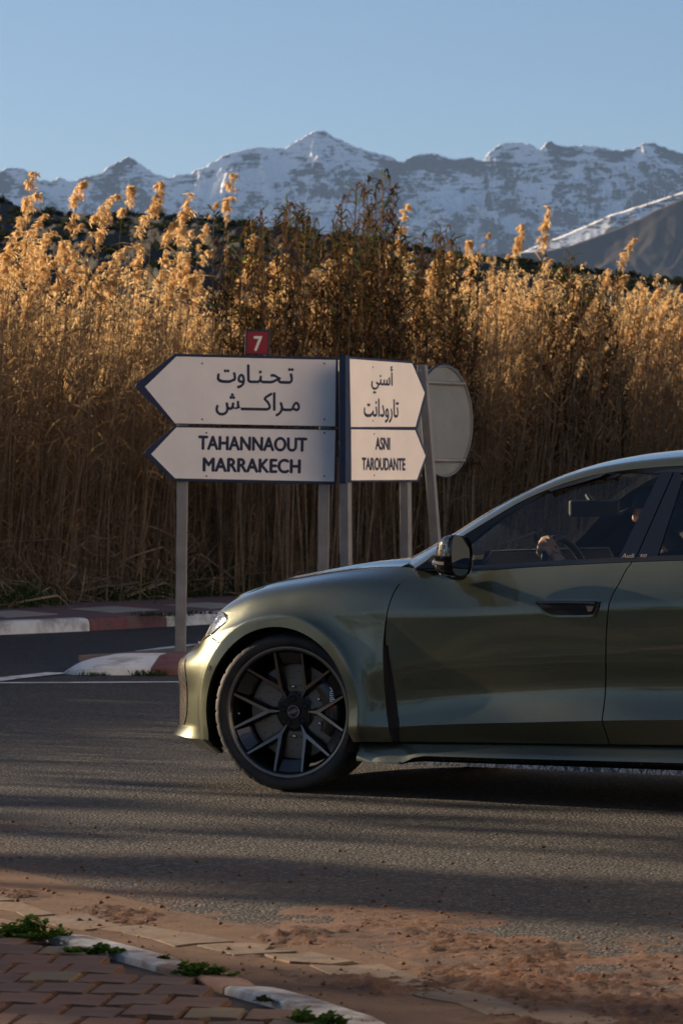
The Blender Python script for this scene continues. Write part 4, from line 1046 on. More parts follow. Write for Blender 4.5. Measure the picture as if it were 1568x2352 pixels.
# continue all three to the tail
def tail(Cv, pts): return np.vstack([Cv, smooth_curve([Cv[-1]]+pts, 40)[1:]])
U2 = tail(U, [(2.1, .55, 1.45), (2.5, .545, 1.425), (2.9, .54, 1.36), (3.3, .56, 1.22), (3.6, .62, 1.09)])
GL2 = tail(GL, [(2.1, .615, 1.41), (2.5, .62, 1.375), (2.9, .66, 1.28), (3.2, .74, 1.16), (3.45, .80, 1.07)])
GT2 = tail(GT, [(2.1, .63, 1.38), (2.5, .64, 1.335), (2.8, .68, 1.26), (3.0, .72, 1.19), (3.2, .80, 1.08)])
def strip(A, B, n, bulge=0.):
    x = np.linspace(0, 1, n)[None, :, None]; P = A[:, None]*(1-x)+B[:, None]*x
    if bulge:
        d = B-A; k = np.sin(np.linspace(0, 1, n)*math.pi)[None, :, None]*bulge; P = P+k*np.array([0, .7, .7])
    return P
M_trim = pbr('window_trim_black', (.007, .007, .008), .3)
for side in (1, -1):
    sheet('roof_rail', strip(GL2, U2, 10, .012), M_paint, car, side, depth=.015)
    sheet('window_trim', strip(GT2, GL2, 6, .0), M_trim, car, side, depth=.02, off=-.004)
    # belt strip
    bs = np.linspace(.60, 3.2, 60); ab = np.array([a_of(s) for s in bs]); Pb = S0(ab, np.full(60, 6.95)); Pt = Pb.copy(); Pt[:, 2] += .020; Pt[:, 1] -= .020
    sheet('belt_trim', strip(Pb, Pt, 4), M_trim, car, side, depth=.02, off=.002)
    # front and rear side glass, pillars
    def onglass(x, y):
        t = .75
        for _ in range(5): s, z = cpx(*z5(x, y), t); t = tgl(z)-.006
        return (s, t, z)
    bl = np.array([onglass(x, y) for x, y in [(70, 692), (275, 688), (640, 672), (1000, 652), (1165, 642)]])
    tp = np.array([onglass(x, y) for x, y in [(66, 686), (120, 645), (280, 526), (450, 398), (600, 308), (800, 203), (1000, 138), (1200, 113), (1432, 106)]])
    sheet('front_window', strip(resample(bl, 40), resample(tp, 40), 8), M_glass, car, side, edges='')
    def quad(name, pts, mat, off=0., **k):
        a, b, c, d = (np.array(onglass(*p)) for p in pts)
        o = sheet(name, strip(resample([a, b], 8), resample([d, c], 8), 12), mat, car, side, off=off, **k); return o
    quad('pillar_cover', [(1168, 648), (1276, 640), (1516, 94), (1436, 104)], M_gblack, .003, depth=.012)
    quad('pillar_cover', [(1284, 640), (1410, 634), (1575, 130), (1524, 94)], M_gblack, .003, depth=.012)
    q0, q1 = np.array(onglass(1412, 634)), np.array(onglass(1577, 128))
    lo = np.vstack([q0, (2.0, .85, 1.035), (2.6, .85, 1.06), (3.1, .82, 1.09)]); hi = np.vstack([q1, GT2[62:80:6]])
    sheet('rear_window', strip(resample(lo, 20), resample(hi, 20), 8), M_glassd, car, side, edges='')
# roof, windscreen, rear screen, cabin floor line
def across(Cv, i0, i1, fs, fz, name, mat, n=15, **k):
    Q = Cv[i0:i1]; P = np.zeros((len(Q), 2*n-1, 3))
    for i, e in enumerate(Q):
        for j in range(n):
            q = j/(n-1); w = 1-(1-q)**2
            P[i, j] = (e[0]+fs(i/(len(Q)-1))*w, e[1]*(1-q), e[2]+fz(i/(len(Q)-1))*w); P[i, 2*n-2-j] = P[i, j]*np.array([1, -1, 1])
    return sheet(name, P, mat, car, 1, **k)
iw = int(np.argmin(abs(U2[:, 0]-1.22)))
across(U2, iw, 85, lambda x: -.10*(1-x), lambda x: .045, 'roof', M_paint, depth=.03)
across(U2, 0, iw+1, lambda x: -.30*(1-x)-.10*x, lambda x: .02+.025*x, 'windscreen', M_glass, edges='')
across(U2, 84, len(U2), lambda x: .10, lambda x: .04, 'rear_screen', M_glassd, edges='')
# black inner trim of the windscreen pillars and the header
for side in (1, -1):
    P = np.zeros((iw+1, 8, 3))
    for i in range(iw+1):
        e = U2[i]; x = i/iw; qm = .10+.22*x
        for j in range(8):
            q = qm*j/7; w = 1-(1-q)**2; P[i, j] = (e[0]+(-.30*(1-x)-.10*x)*w+.012, e[1]*(1-q), e[2]+(.02+.025*x)*w-.012)
    sheet('pillar_trim', P, M_int, car, side, edges='')
    sheet('pillar_trim', strip(GT2[:62]-np.array([0, .012, 0]), U2[:62]-np.array([-.01, .02, .02]), 6), M_int, car, side, edges='')
hp = np.zeros((10, 21, 3))
for i, x in enumerate(np.linspace(.93, 1.0, 10)):
    e = U2[0]*0+np.array([np.interp(x*iw, np.arange(len(U2)), U2[:, k]) for k in range(3)])
    for j, qq in enumerate(np.linspace(-1, 1, 21)):
        q = 1-abs(qq); w = 1-(1-q)**2; hp[i, j] = (e[0]+(-.30*(1-x)-.10*x)*w+.012, -e[1]*qq, e[2]+(.02+.025*x)*w-.012)
MB().grid(hp).obj('screen_header', M_int, car, True)
# scuttle between bonnet and windscreen
m = MB(); m.box((.40, 0, .945), (.32, 1.36, .04)); m.obj('scuttle', M_mblack, car)
# boot lid
e1 = S0(np.linspace(a_of(3.2), AK[-1], 30), np.full(30, 6.97)); P = np.zeros((30, 21, 3))
for j in range(21):
    q = j/10-1; P[:, j, 0] = e1[:, 0]; P[:, j, 1] = e1[:, 1]*q; P[:, j, 2] = e1[:, 2]+.03*(1-q*q)
sheet('boot_lid', P, M_paint, car, 1, depth=.02)
# --- wheels
def ypr(r): return float(np.interp(r, [.072, .12, .271], [-.040, -.058, -.112]))
def make_wheel(name, s, t, steer, side):
    # rim barrel is the wheel part itself
    m = MB(); m.lathe([(.271, -.114), (.263, -.108), (.256, -.085), (.249, -.03), (.245, .05), (.249, .12)], 96)
    w = m.obj(name, M_rimblk, car, True)
    w.location = (s, -t*side, WZ); w.rotation_euler = (0, 0, steer+(math.pi if side < 0 else 0))
    MB().lathe([(.271, -.1135), (.2735, -.117), (.283, -.119), (.287, -.117), (.289, -.110)], 120).obj('rim_lip', M_rimface, w, True)
    # tyre with circumferential grooves and shoulder blocks
    seg = 288; R = WZ
    prof = [(.284, -.112), (.289, -.121), (.299, -.130), (.312, -.1335), (.326, -.130), (.336, -.121), (.3405, -.112), (.3425, -.100), (.3435, -.088), (.3365, -.086), (.3365, -.078), (.344, -.076), (.3448, -.034), (.3378, -.032), (.3378, -.022), (.345, -.020), (.345, .020), (.3378, .022), (.3378, .032), (.3448, .034), (.3435, .088), (.3405, .112), (.326, .130), (.299, .130), (.284, .112)]
    V = []
    for i, (r, y) in enumerate(prof):
        for k in range(seg):
            rr = r; yy = y
            if i in (5, 6, 7, 8) and k % 8 in (0,): rr -= (.0045, .006, .006, .006)[i-5]
            if i in (4,) and k % 8 in (0,): rr -= .002
            a = 2*math.pi*(k+.9*(8*(y+.14)*2.2))/seg; zz = rr*math.sin(a)
            V.append((rr*math.cos(a), yy, max(zz, -R+.0005)))
    F = [(i*seg+k, i*seg+(k+1) % seg, (i+1)*seg+(k+1) % seg, (i+1)*seg+k) for i in range(len(prof)-1) for k in range(seg)]
    mesh('tyre', V, F, M_tyre, w, True, sharp=38)
    # six Y spokes
    e1, e0 = rad(16.5+1.0), rad(16.5-1.0); rr = .273
    pl = [(.068, .0025), (.068, -.0025), (.112, .0074), (.112, -.0074), (.1315, 0), (rr*math.cos(e1), rr*math.sin(e1)), (rr*math.cos(e0), rr*math.sin(e0)), (rr*math.cos(e0), -rr*math.sin(e0)), (rr*math.cos(e1), -rr*math.sin(e1))]
    def off(i, k): x, z = pl[i]; return x, z+k
    V = [(x, ypr(math.hypot(x, z)), z) for x, z in pl]
    ex = {0: (-.004, .010), 1: (-.004, -.010), 2: (-.004, .012), 3: (-.004, -.012), 4: (.020, 0), 5: (0, .010), 6: (0, -.008), 7: (0, .008), 8: (0, -.010)}
    V += [(x+ex[i][0], ypr(math.hypot(x, z))+(.030 if i < 4 else .055), z+ex[i][1]) for i, (x, z) in enumerate(pl)]
    top = [(0, 1, 3, 2), (2, 3, 4), (2, 4, 6, 5), (4, 3, 8, 7)]
    loop = [0, 2, 5, 6, 4, 7, 8, 3, 1]
    F = top+[(loop[i], loop[(i+1) % 9], loop[(i+1) % 9]+9, loop[i]+9) for i in range(9)]
    sp = recalc(mesh('spoke', V, F, None, w, False, [M_rimface, M_rimblk], [0]*4+[1]*9))
    insV = []; 
    for r, y in ((.212, -.062), (.268, -.104), (.268, -.075), (.207, -.045)):
        for a in (-11.2, -5.6, 0, 5.6, 11.2): insV.append((r*math.cos(rad(a)), y, r*math.sin(rad(a))))
    insF = [(i*5+j, i*5+j+1, ((i+1) % 4)*5+j+1, ((i+1) % 4)*5+j) for i in range(4) for j in range(4)]
    ins = recalc(mesh('spoke_insert', insV, insF, M_insert, w)); ins.rotation_euler = (0, rad(30), 0)
    for k in range(1, 6):
        for src, a0 in ((sp, 0), (ins, 30)):
            c = src.copy(); C.objects.link(c); c.rotation_euler = (0, rad(60*k+a0), 0)
    # hub, centre cap, bolts
    hx = [(.086*math.cos(rad(60*k+30)), .086*math.sin(rad(60*k+30))) for k in range(6)]
    Mh = Matrix(((1, 0, 0), (0, 0, 1), (0, 1, 0))).to_4x4()
    hub = MB().prism(hx, -.036, .04, Mh).obj('hub', M_rimblk, w); bevel(hub, .006, 3)
    for k in range(5):
        a = rad(72*k+25); b = MB().lathe([(.0001, -.0368), (.0125, -.0372), (.0145, -.0385), (.016, -.036)], 20).obj('bolt_shade_disc', M_shell, w, True); b.location = (.055*math.cos(a), 0, .055*math.sin(a))  # near-black discs on the hub face, colour standing in for shade in bolt recesses
        b2 = MB().lathe([(.0001, -.0385), (.007, -.0385), (.008, -.037)], 6).obj('wheel_bolt', M_mblack, w); b2.location = b.location
    cap = MB().lathe([(.0001, -.046), (.0255, -.0455), (.0265, -.044), (.0268, -.036)], 48).obj('centre_cap', M_gblack, w, True, sharp=40)
    MB().lathe([(.0248, -.0460), (.0252, -.0476), (.0268, -.0472), (.0272, -.045)], 48).obj('cap_ring', M_steel, w, True)
    tilt = rad(18)
    for k in range(4):
        x = (k-1.5)*.0086; o = MB().tube([((x+.0062*math.cos(q))*math.cos(tilt)-(.0062*math.sin(q))*math.sin(tilt), -.0472, (x+.0062*math.cos(q))*math.sin(tilt)+(.0062*math.sin(q))*math.cos(tilt)) for q in np.linspace(0, 2*math.pi, 24, endpoint=False)], .0009, 5, close=True).obj('cap_emblem_ring', M_steel, w, True)
    v = MB().lathe([(.0001, -.066), (.005, -.066), (.0055, -.055)], 14).obj('valve', M_steel, w, True); v.location = (-.243, -.02, -.012)
    # brake
    dsk = MB().lathe([(.085, -.012), (.088, -.020), (.205, -.020), (.207, -.018), (.207, .012), (.205, .014)], 96).obj('brake_disc', M_disc, w, True, sharp=35)
    hm = MB()
    for k in range(28):
        for j, r in enumerate((.115, .145, .175)):
            if (k+j) % 2: continue
            a = 2*math.pi*(k+.3*j)/28; c = Vector((r*math.cos(a), -.0205, r*math.sin(a)))
            hm.add([c+Vector((.0032*math.cos(q), 0, .0032*math.sin(q))) for q in np.linspace(0, 2*math.pi, 7, endpoint=False)], [tuple(range(7))])
    tag(hm.obj('hole_shade_discs', M_shell, dsk), kind='stuff')  # flat black discs, the shade inside drilled holes put into colour
    MB().lathe([(.0001, -.03), (.08, -.028), (.092, -.018), (.10, -.012)], 48).obj('disc_hat', M_cal, w, True)
    MB().lathe([(.0001, .02), (.225, .022), (.235, .05)], 48).obj('brake_shield', M_shell, w, True)
    th_ = np.linspace(rad(-32), rad(48), 20); m = MB(); P = np.zeros((20, 7, 3))
    for i, a in enumerate(th_):
        e = math.sin((i+.6)/20.2*math.pi)**.4
        for j, (r, y) in enumerate(((.135, -.022), (.140, -.046), (.155, -.056), (.185, -.058), (.207, -.052), (.222, -.034), (.222, .03))):
            rr = .18+(r-.18)*(.75+.25*e)
            P[i, j] = (rr*math.cos(a), y*(.7+.3*e) if y < 0 else y, rr*math.sin(a))
    m.grid(P); m.add(P[0], [tuple(range(7))]); m.add(P[-1], [tuple(range(7))])
    cal = recalc(m.obj('brake_caliper', M_cal, w, True, sharp=40))
    if side == 1 and s < 1:
        fr = (rad(90), rad(90), 0)
        text_obj('caliper_lettering', 'Audi', .034, M_white, cal, (.176, -.0605, .078), (rad(90), rad(88), 0), offset=.0006)
        q = MB().prism([(-.012, -.013), (.014, -.013), (.012, .013), (-.014, .013)], 0, .001, Matrix(((1, 0, 0), (0, 0, -1), (0, 1, 0))).to_4x4()).obj('caliper_badge', M_red, cal); q.location = (.184, -.0605, .030)
        text_obj('caliper_lettering', 'ceramic', .017, M_grey, cal, (.180, -.0605, -.012), (rad(90), rad(88), 0))
    bl = [((.118, -.035, .055)), (.122, -.035, -.05), (-.005, -.03, .108), (.0, -.03, -.108)]
    for p in bl:
        b = MB().lathe([(.0001, -.012), (.006, -.012), (.009, -.006), (.009, .01)], 10).obj('carrier_bolt', M_steel, w, True); b.location = p
    return w
make_wheel('front_wheel', WS, .797, rad(10.5), 1)
make_wheel('front_wheel', WS, .797, rad(10.5), -1)
make_wheel('rear_wheel', REAR_S, .80, 0, 1)
make_wheel('rear_wheel', REAR_S, .80, 0, -1)

# --- headlights
def lens_bump():
    m = NT('headlight_reflector'); co = m.co('Object'); n = m.noise(co, 26, 3, .6, 1.5)
    return m.set(base=m.ramp(n, [(.34, (.05, .05, .06)), (.44, (.85, .86, .88))]), metal=1., rough=.16, normal=m.bump(m.noise(co, 34, 2, .5, 1.), .8, .02))
M_refl = lens_bump()
for side in (1, -1):
    aa = np.linspace(HL0, hl_end-.004, 40); lo = hl_low(aa)+.05; up = hl_up(aa)-.03; up = np.maximum(up, lo+.01)
    x = np.linspace(0, 1, 18)[None]
    D = np.stack([np.broadcast_to(aa[:, None], (40, 18)), lo[:, None]*(1-x)+up[:, None]*x], 2)
    hl = panel('headlight', D, M_lens, car, S0, side, edges='', off=.001)
    Pr = S0(D[..., 0].ravel(), D[..., 1].ravel()).reshape(40, 18, 3)
    sheet('reflector', Pr[10:, 5:], M_refl, hl, side, off=-.022, edges='')
    sheet('lamp_housing', Pr, M_gblack, hl, side, off=-.030, edges='')
    rim = MB(); loop = np.vstack([Pr[:, 0], Pr[-1], Pr[::-1, -1], Pr[0, ::-1]])
    rim.tube([tuple(p*np.array([1, -side, 1])) for p in loop[::2]], .004, 6, close=True); rim.obj('lamp_seal', M_mblack, hl, True)
    bar = MB(); i0 = 24; pb = [Pr[22, 3], Pr[24, 6], Pr[26, 10]]
    M_drl = pbr('light_guide', (.8, .8, .78), .2)
    bar.tube([tuple((p+np.array([.0, -.012, 0]))*np.array([1, -side, 1])) for p in pb], .006, 8); bar.tube([tuple((p+np.array([.0, -.012, 0]))*np.array([1, -side, 1])) for p in (Pr[26, 3], Pr[28, 6], Pr[30, 9])], .006, 8)
    tag(bar.obj('light_guide', M_drl, hl, True), kind='stuff')
    # parking sensor on the bumper
    if side == 1:
        q = pav(*z1(308, 925)); p = S([q[0]], [q[1]])[0]
        o = MB().tube([(p[0]+.010*math.cos(k)*.8, -(p[1]+.0015), p[2]+.010*math.sin(k)) for k in np.linspace(0, 2*math.pi, 20, endpoint=False)], .0012, 5, close=True).obj('parking_sensor', M_mblack, car, True)

# --- door mirrors
for side in (1, -1):
    st = .815+(np.array([.800, .812, .835, .87, .91, .95, .985, 1.0])-.8)*.56; k = np.array([.30, .52, .74, .90, .98, 1.0, 1.0, .97])
    P = np.zeros((8, 32, 3)); Q = np.linspace(0, 2*math.pi, 32, endpoint=False)
    for i in range(8):
        tc, zc = 1.015+.01*k[i], 1.028+.006*k[i]
        for j, a in enumerate(Q):
            c, s_ = math.cos(a), math.sin(a); ex = 2/3.2
            hx = .090*k[i]*(abs(c)**ex)*np.sign(c); hz = .086*k[i]*(abs(s_)**ex)*np.sign(s_)
            hz += .018*c*k[i] if s_ > 0 else 0
            P[i, j] = (st[i]+(.022*(1-k[i])*0)+.02*(hz/.09)*(1 if i < 6 else 0)*.8, tc+hx, zc+hz-.012*(c < 0)*0)
    Pm = P*np.array([1, -side, 1])
    def ringmesh(rows, cols, name, mat, par, close=False, sharp=50):
        V = []; F = []
        nr, nc = len(rows), len(cols)
        for i in rows:
            for j in cols: V.append(Pm[i, j % 32])
        for i in range(nr-1):
            for j in range(nc-1): F.append((i*nc+j, (i+1)*nc+j, (i+1)*nc+j+1, i*nc+j+1))
        if rows[0] == 0: F.append(tuple(range(nc)))
        return recalc(mesh(name, V, F, mat, par, True, sharp=sharp))
    mir = ringmesh(range(0, 8), list(range(16, 33)), 'door_mirror', M_gblack, car)          # lower housing
    ringmesh(range(0, 7), list(range(0, 17)), 'mirror_cap', M_forged, mir)
    ringmesh(range(5, 8), list(range(0, 33)), 'mirror_frame', M_gblack, mir)
    g = mesh('mirror_glass', Pm[7], [tuple(range(32))], pbr('mirror_glass', (.6, .62, .65), .02, 1.), mir); g.location.x -= .008
    V = []
    for j in (30, 31, 32, 33): pass
    ri = MB()
    arc = [Pm[i, j] for i, j in ((5, 31), (4, 31), (3, 31), (2, 31), (1, 31), (1, 27), (1, 22), (1, 18))]
    for kk in range(22):
        f = kk/21*3.6+1.2; i = int(f); fr = f-i; p = Pm[i, 31]*(1-fr)+Pm[min(i+1, 7), 31]*fr
        nrm = np.array([0, -side*.9, .1]); ri.box(p+nrm*.002, (.0022, .004, .013))
    tag(ri.obj('indicator_ribs', M_chrome, mir), kind='stuff')
    MB().tube([tuple(Pm[1, j % 32]+np.array([-.004, 0, 0])) for j in (31, 29, 27, 25)], [.006, .008, .006, .002], 8).obj('indicator_tip', M_chrome, mir, True)
    MB().tube([tuple(Pm[3, 24]+np.array([.0, 0, .004])), tuple(Pm[3, 25]+np.array([0, -.004*side, -.002]))], .006, 10).obj('camera_eye', M_steel, mir, True)
    # foot on the door
    m = MB(); Pf = np.zeros((6, 16, 3)); 
    for i, q in enumerate(np.linspace(0, 1, 6)):
        for j, a in enumerate(np.linspace(0, 2*math.pi, 16, endpoint=False)):
            Pf[i, j] = (.828+.008*q+(.040-.006*q)*math.cos(a)+.0, .885+.085*q, .948+.012*q*q+(.022-.002*q)*math.sin(a)-.010*(1-q)*0)
    Pf = np.concatenate([Pf, Pf[:, :1]], 1); m.grid(Pf*np.array([1, -side, 1])); m.obj('mirror_foot', M_mblack, mir, True)
    # corner plate between mirror and pillar
    c3 = [cpx(*z2(300, 598), .86), cpx(*z2(395, 520), .85), cpx(*z2(470, 530), .85), cpx(*z2(560, 590), .86)]
    mesh('mirror_plate', [(s, -.862*side, z) for s, z in c3], [(0, 1, 2, 3)], M_mblack, car)

# --- flush door handles
def poly_patch(name, pts, mat, par, off, dx=0., side=1):
    q = pav_many([z2(*p) for p in pts]); P = S(q[:, 0]+dx, q[:, 1]); P[:, 1] += off; P[:, 1] *= -side
    c = P.mean(0); return mesh(name, np.vstack([P, c]), [(i, (i+1) % len(P), len(P)) for i in range(len(P))], mat, par, False)
for side in (1, -1):
    for d, dx in ((0, 0.), (1, .98)):
        par = parts[side][d]
        rim = smooth_curve([(870, 745), (888, 731), (1030, 729), (1170, 730), (1176, 745), (1164, 790), (1142, 810), (1040, 813), (958, 812), (915, 790), (870, 745)], 40)[:-1]
        hole = smooth_curve([(880, 746), (896, 737), (1030, 735), (1165, 736), (1168, 748), (1158, 785), (1138, 800), (1040, 802), (962, 800), (922, 782), (880, 746)], 40)[:-1]
        h = poly_patch('handle_surround', rim, M_paint, par, .009, dx, side)
        poly_patch('handle_shade_patch', hole, M_shell, h, .012, dx, side)  # raised black patch: shade of the handle recess done as colour
        bar = [pav(*z2(*p)) for p in [(893, 742), (960, 741), (1030, 741), (1100, 742), (1162, 744)]]; P = S([q[0]+dx for q in bar], [q[1] for q in bar])
        mb = MB()
        for i in range(len(P)-1):
            p0, p1 = P[i], P[i+1]
            for (w0, w1) in (((.009, .012), (.009, .012)),):
                mb.add([(p0[0], -(p0[1]+.010)*side, p0[2]+.006), (p1[0], -(p1[1]+.010)*side, p1[2]+.006), (p1[0], -(p1[1]+.019)*side, p1[2]+.002), (p0[0], -(p0[1]+.019)*side, p0[2]+.002), (p1[0], -(p1[1]+.015)*side, p1[2]-.008), (p0[0], -(p0[1]+.015)*side, p0[2]-.008)], [(0, 1, 2, 3), (3, 2, 4, 5)])
        mb.obj('handle_bar', M_gblack, h, True)
        poly_patch('handle_clip', [(1120, 759), (1156, 759), (1148, 783), (1130, 789)], M_chrome, h, .016, dx, side)

# --- lettering on the pillar
for (x, y, txt, sz, mt, sp) in ((1200, 626, 'Audi', .029, M_grey, 1.0), (1310, 622, 'RS5', .020, M_grey, 1.0)):
    t = .75
    for _ in range(5): s, z = cpx(*z5(x, y), t); t = tgl(z)
    o = text_obj('pillar_lettering', txt, sz, mt, car, (s, -(t+.004), z), (rad(90-31.8), 0, 0), align='LEFT', offset=.0004, extrude=.0002)

# --- cabin
m = MB(); P = np.zeros((8, 21, 3))
for i, (s, z, w) in enumerate([(.36, .95, .66), (.50, .965, .72), (.64, .968, .76), (.74, .962, .78), (.80, .93, .78), (.82, .86, .78), (.78, .74, .78), (.70, .5, .78)]):
    for j in range(21):
        q = j/10-1; P[i, j] = (s, q*w, z-.03*q*q)
m.grid(P); m.obj('dashboard', M_int, car, True)
# curved display
P = np.zeros((30, 8, 3))
for i, q in enumerate(np.linspace(0, 1, 30)):
    t = .63-1.18*q; e = min(1, min(q, 1-q)/.035+.35)
    for j in range(8): P[i, j] = (.815-.05*math.sin(q*math.pi)+.0+.02*(j/7-.5)*-1, -t, .985+(.062*e)*(j/7-.5)*2)
dp = MB().grid(P).obj('dash_display', M_screen, car, True); sd = dp.modifiers.new('s', 'SOLIDIFY'); sd.thickness = .012
loop = np.vstack([P[:, 7], P[-1:, 0], P[::-1, 0], P[:1, 7]])
MB().tube([tuple(p+np.array([.003, 0, 0])) for p in loop[::2]], .0022, 5, close=True).obj('display_rim', pbr('display_edge', (.07, .09, .09), .35, .5), dp, True)
# steering wheel
WC = np.array([1.07, .37, .925]); e2 = np.array([-.27, 0, .963])
wheel_pt = lambda ph, r=.183: WC+r*(math.cos(rad(ph))*np.array([0, 1, 0])+math.sin(rad(ph))*e2)
sw = MB().tube([tuple(wheel_pt(a)*np.array([1, -1, 1])) for a in np.linspace(0, 360, 40, endpoint=False)], .0165, 10, close=True).obj('steering_wheel', M_int, car, True)
hb = MB(); hb.box((1.08, -.37, .92), (.05, .13, .11)); bevel(hb.obj('wheel_hub', M_int, sw), .02, 3)
for ph in (10, 170, 270):
    MB().tube([tuple(wheel_pt(ph, .05)*np.array([1, -1, 1])+np.array([.01, 0, 0])), tuple(wheel_pt(ph, .18)*np.array([1, -1, 1]))], .011, 8).obj('wheel_spoke', M_chrome if ph == 10 else M_int, sw, True)
# rear-view mirror
c, s_ = math.cos(rad(24)), math.sin(rad(24))
rv = MB(); rv.box((0, 0, 0), (.028, .27, .074)); rv = rv.obj('rear_view_mirror', M_int, car); bevel(rv, .012, 3); rv.location = (1.0, 0, 1.228); rv.rotation_euler = (0, 0, rad(-24))
MB().tube([(.98, 0, 1.26), (.93, 0, 1.31)], .012, 8).obj('mirror_stalk', M_int, rv).matrix_parent_inverse = Matrix()
rv.children[0].location = (-.98, 0, -1.25)
# headliner and seats
across(U2, iw, 85, lambda x: -.10*(1-x), lambda x: .03, 'headliner', pbr('headliner', (.05, .05, .052), .95), off=-.03, edges='')
def rbox(name, c, size, par, rx=0., w=.05, mat=None):
    o = MB().box((0, 0, 0), size).obj(name, mat or M_int, par, True); o.location = c; o.rotation_euler = (0, rx, 0); bevel(o, w, 4); return o
for t in (.37, -.37):
    st = rbox('front_seat', (1.50, -t, .52), (.52, .50, .16), car)
    rbox('backrest', (.30, 0, .36), (.14, .50, .62), st, rad(20))
    rbox('headrest', (.43, 0, .73), (.10, .27, .18), st, rad(14), .04)
rs = rbox('rear_seat', (2.35, 0, .52), (.5, 1.3, .16), car); rbox('backrest', (.28, 0, .34), (.14, 1.3, .6), rs, rad(22))

# --- the driver: one continuous skinned body
def skin_body(name, nodes, edges, mat, root, sub=2):
    names = list(nodes); V = [L3(*nodes[k][0]) for k in names]
    me = bpy.data.meshes.new(name); me.from_pydata(V, [(names.index(a), names.index(b)) for a, b in edges], []); me.materials.append(mat)
    o = bpy.data.objects.new(name, me); C.objects.link(o)
    bm = bmesh.new(); bm.from_mesh(me); lay = bm.verts.layers.skin.verify()
    for i, v in enumerate(bm.verts):
        r = nodes[names[i]][1]; v[lay].radius = (r, r) if not isinstance(r, tuple) else r; v[lay].use_root = (names[i] == root)
    bm.to_mesh(me); bm.free()
    sk = o.modifiers.new('skin', 'SKIN'); sk.use_smooth_shade = True; sk.branch_smoothing = .4
    sb = o.modifiers.new('sub', 'SUBSURF'); sb.levels = sub; sb.render_levels = sub
    return o
M_skin = pbr('skin', (.42, .25, .17), .5, var=.12, vscale=40, sss=.0)
M_cloth = pbr('dark_jacket', (.010, .012, .016), .85, var=.3, vscale=30)
nd = {'pelvis': ((1.62, .37, .62), (.15, .12)), 'belly': ((1.66, .37, .78), (.14, .12)), 'chest': ((1.69, .37, .95), (.16, .12)), 'neck': ((1.60, .37, 1.07), .058),
      'jaw': ((1.485, .37, 1.145), .062), 'skull': ((1.495, .37, 1.225), .092), 'crown': ((1.51, .37, 1.275), .075), 'brow': ((1.42, .37, 1.215), .034), 'nose': ((1.388, .37, 1.175), .013), 'chin': ((1.41, .37, 1.115), .028),
      'shL': ((1.63, .55, 1.00), .065), 'elL': ((1.36, .615, .86), .048), 'wrL': ((1.115, .535, 1.005), .029),
      'shR': ((1.63, .19, 1.00), .065), 'elR': ((1.36, .11, .84), .048), 'wrR': ((1.12, .18, .93), .028), 'haR': ((1.07, .19, .955), .034),
      'hipL': ((1.50, .46, .60), .09), 'knL': ((1.15, .50, .64), .065), 'anL': ((.86, .48, .34), .045), 'ftL': ((.74, .48, .36), .035),
      'hipR': ((1.50, .28, .60), .09), 'knR': ((1.15, .24, .64), .065), 'anR': ((.86, .26, .34), .045), 'ftR': ((.74, .26, .36), .035)}
ed = [('pelvis', 'belly'), ('belly', 'chest'), ('chest', 'neck'), ('neck', 'jaw'), ('jaw', 'skull'), ('skull', 'crown'), ('skull', 'brow'), ('brow', 'nose'), ('jaw', 'chin'),
      ('chest', 'shL'), ('shL', 'elL'), ('elL', 'wrL'), ('chest', 'shR'), ('shR', 'elR'), ('elR', 'wrR'), ('wrR', 'haR'),
      ('pelvis', 'hipL'), ('hipL', 'knL'), ('knL', 'anL'), ('anL', 'ftL'), ('pelvis', 'hipR'), ('hipR', 'knR'), ('knR', 'anR'), ('anR', 'ftR')]
# left hand closed over the rim of the wheel, knuckles up
ph0 = 50; rp = wheel_pt(ph0); radial = (rp-WC)/np.linalg.norm(rp-WC); tang = np.array([0, -math.sin(rad(ph0)), 0])+math.cos(rad(ph0))*e2; fwd = np.cross(tang, radial); fwd = fwd if fwd[0] < 0 else -fwd
for i, (k, ln) in enumerate(zip((-.030, -.010, .011, .032), (.86, .98, 1.0, .92))):
    c = wheel_pt(ph0+math.degrees(k/.183)); rdl = (c-WC)/np.linalg.norm(c-WC)
    f = f'f{i}'; kn = c+rdl*.030*ln-fwd*.018; nd[f+'m'] = (tuple(nd['wrL'][0]*np.array(.45)+kn*.55), .0145)
    nd[f+'a'] = (tuple(kn), .0122); nd[f+'b'] = (tuple(c+rdl*.034*ln+fwd*.016), .0102); nd[f+'c'] = (tuple(c+rdl*.012+fwd*.030), .0092); nd[f+'d'] = (tuple(c-rdl*.014+fwd*.027), .0078)
    ed += [('wrL', f+'m'), (f+'m', f+'a'), (f+'a', f+'b'), (f+'b', f+'c'), (f+'c', f+'d')]
c = wheel_pt(ph0+14)
nd['th0'] = (tuple(np.array(nd['wrL'][0])*.5+c*.5-radial*.012-fwd*.012), .013); nd['th1'] = (tuple(c-radial*.020-fwd*.014), .0105); nd['th2'] = (tuple(wheel_pt(ph0+24)-radial*.016+fwd*.004), .009)
ed += [('wrL', 'th0'), ('th0', 'th1'), ('th1', 'th2')]
drv = skin_body('person', nd, ed, M_skin, 'pelvis')
tag(drv, 'driver in dark jacket and cap behind the car window, one hand on the steering wheel', 'person')
drv.location = car.location; drv.rotation_euler = car.rotation_euler
jk = {k: (nd[k][0], tuple(x*1.14 for x in nd[k][1]) if isinstance(nd[k][1], tuple) else nd[k][1]*1.25) for k in ('pelvis', 'belly', 'chest', 'shL', 'elL', 'shR', 'elR')}
wl = np.array(nd['wrL'][0])*.95+np.array(nd['elL'][0])*.05; jk['cuL'] = (tuple(wl), .046)
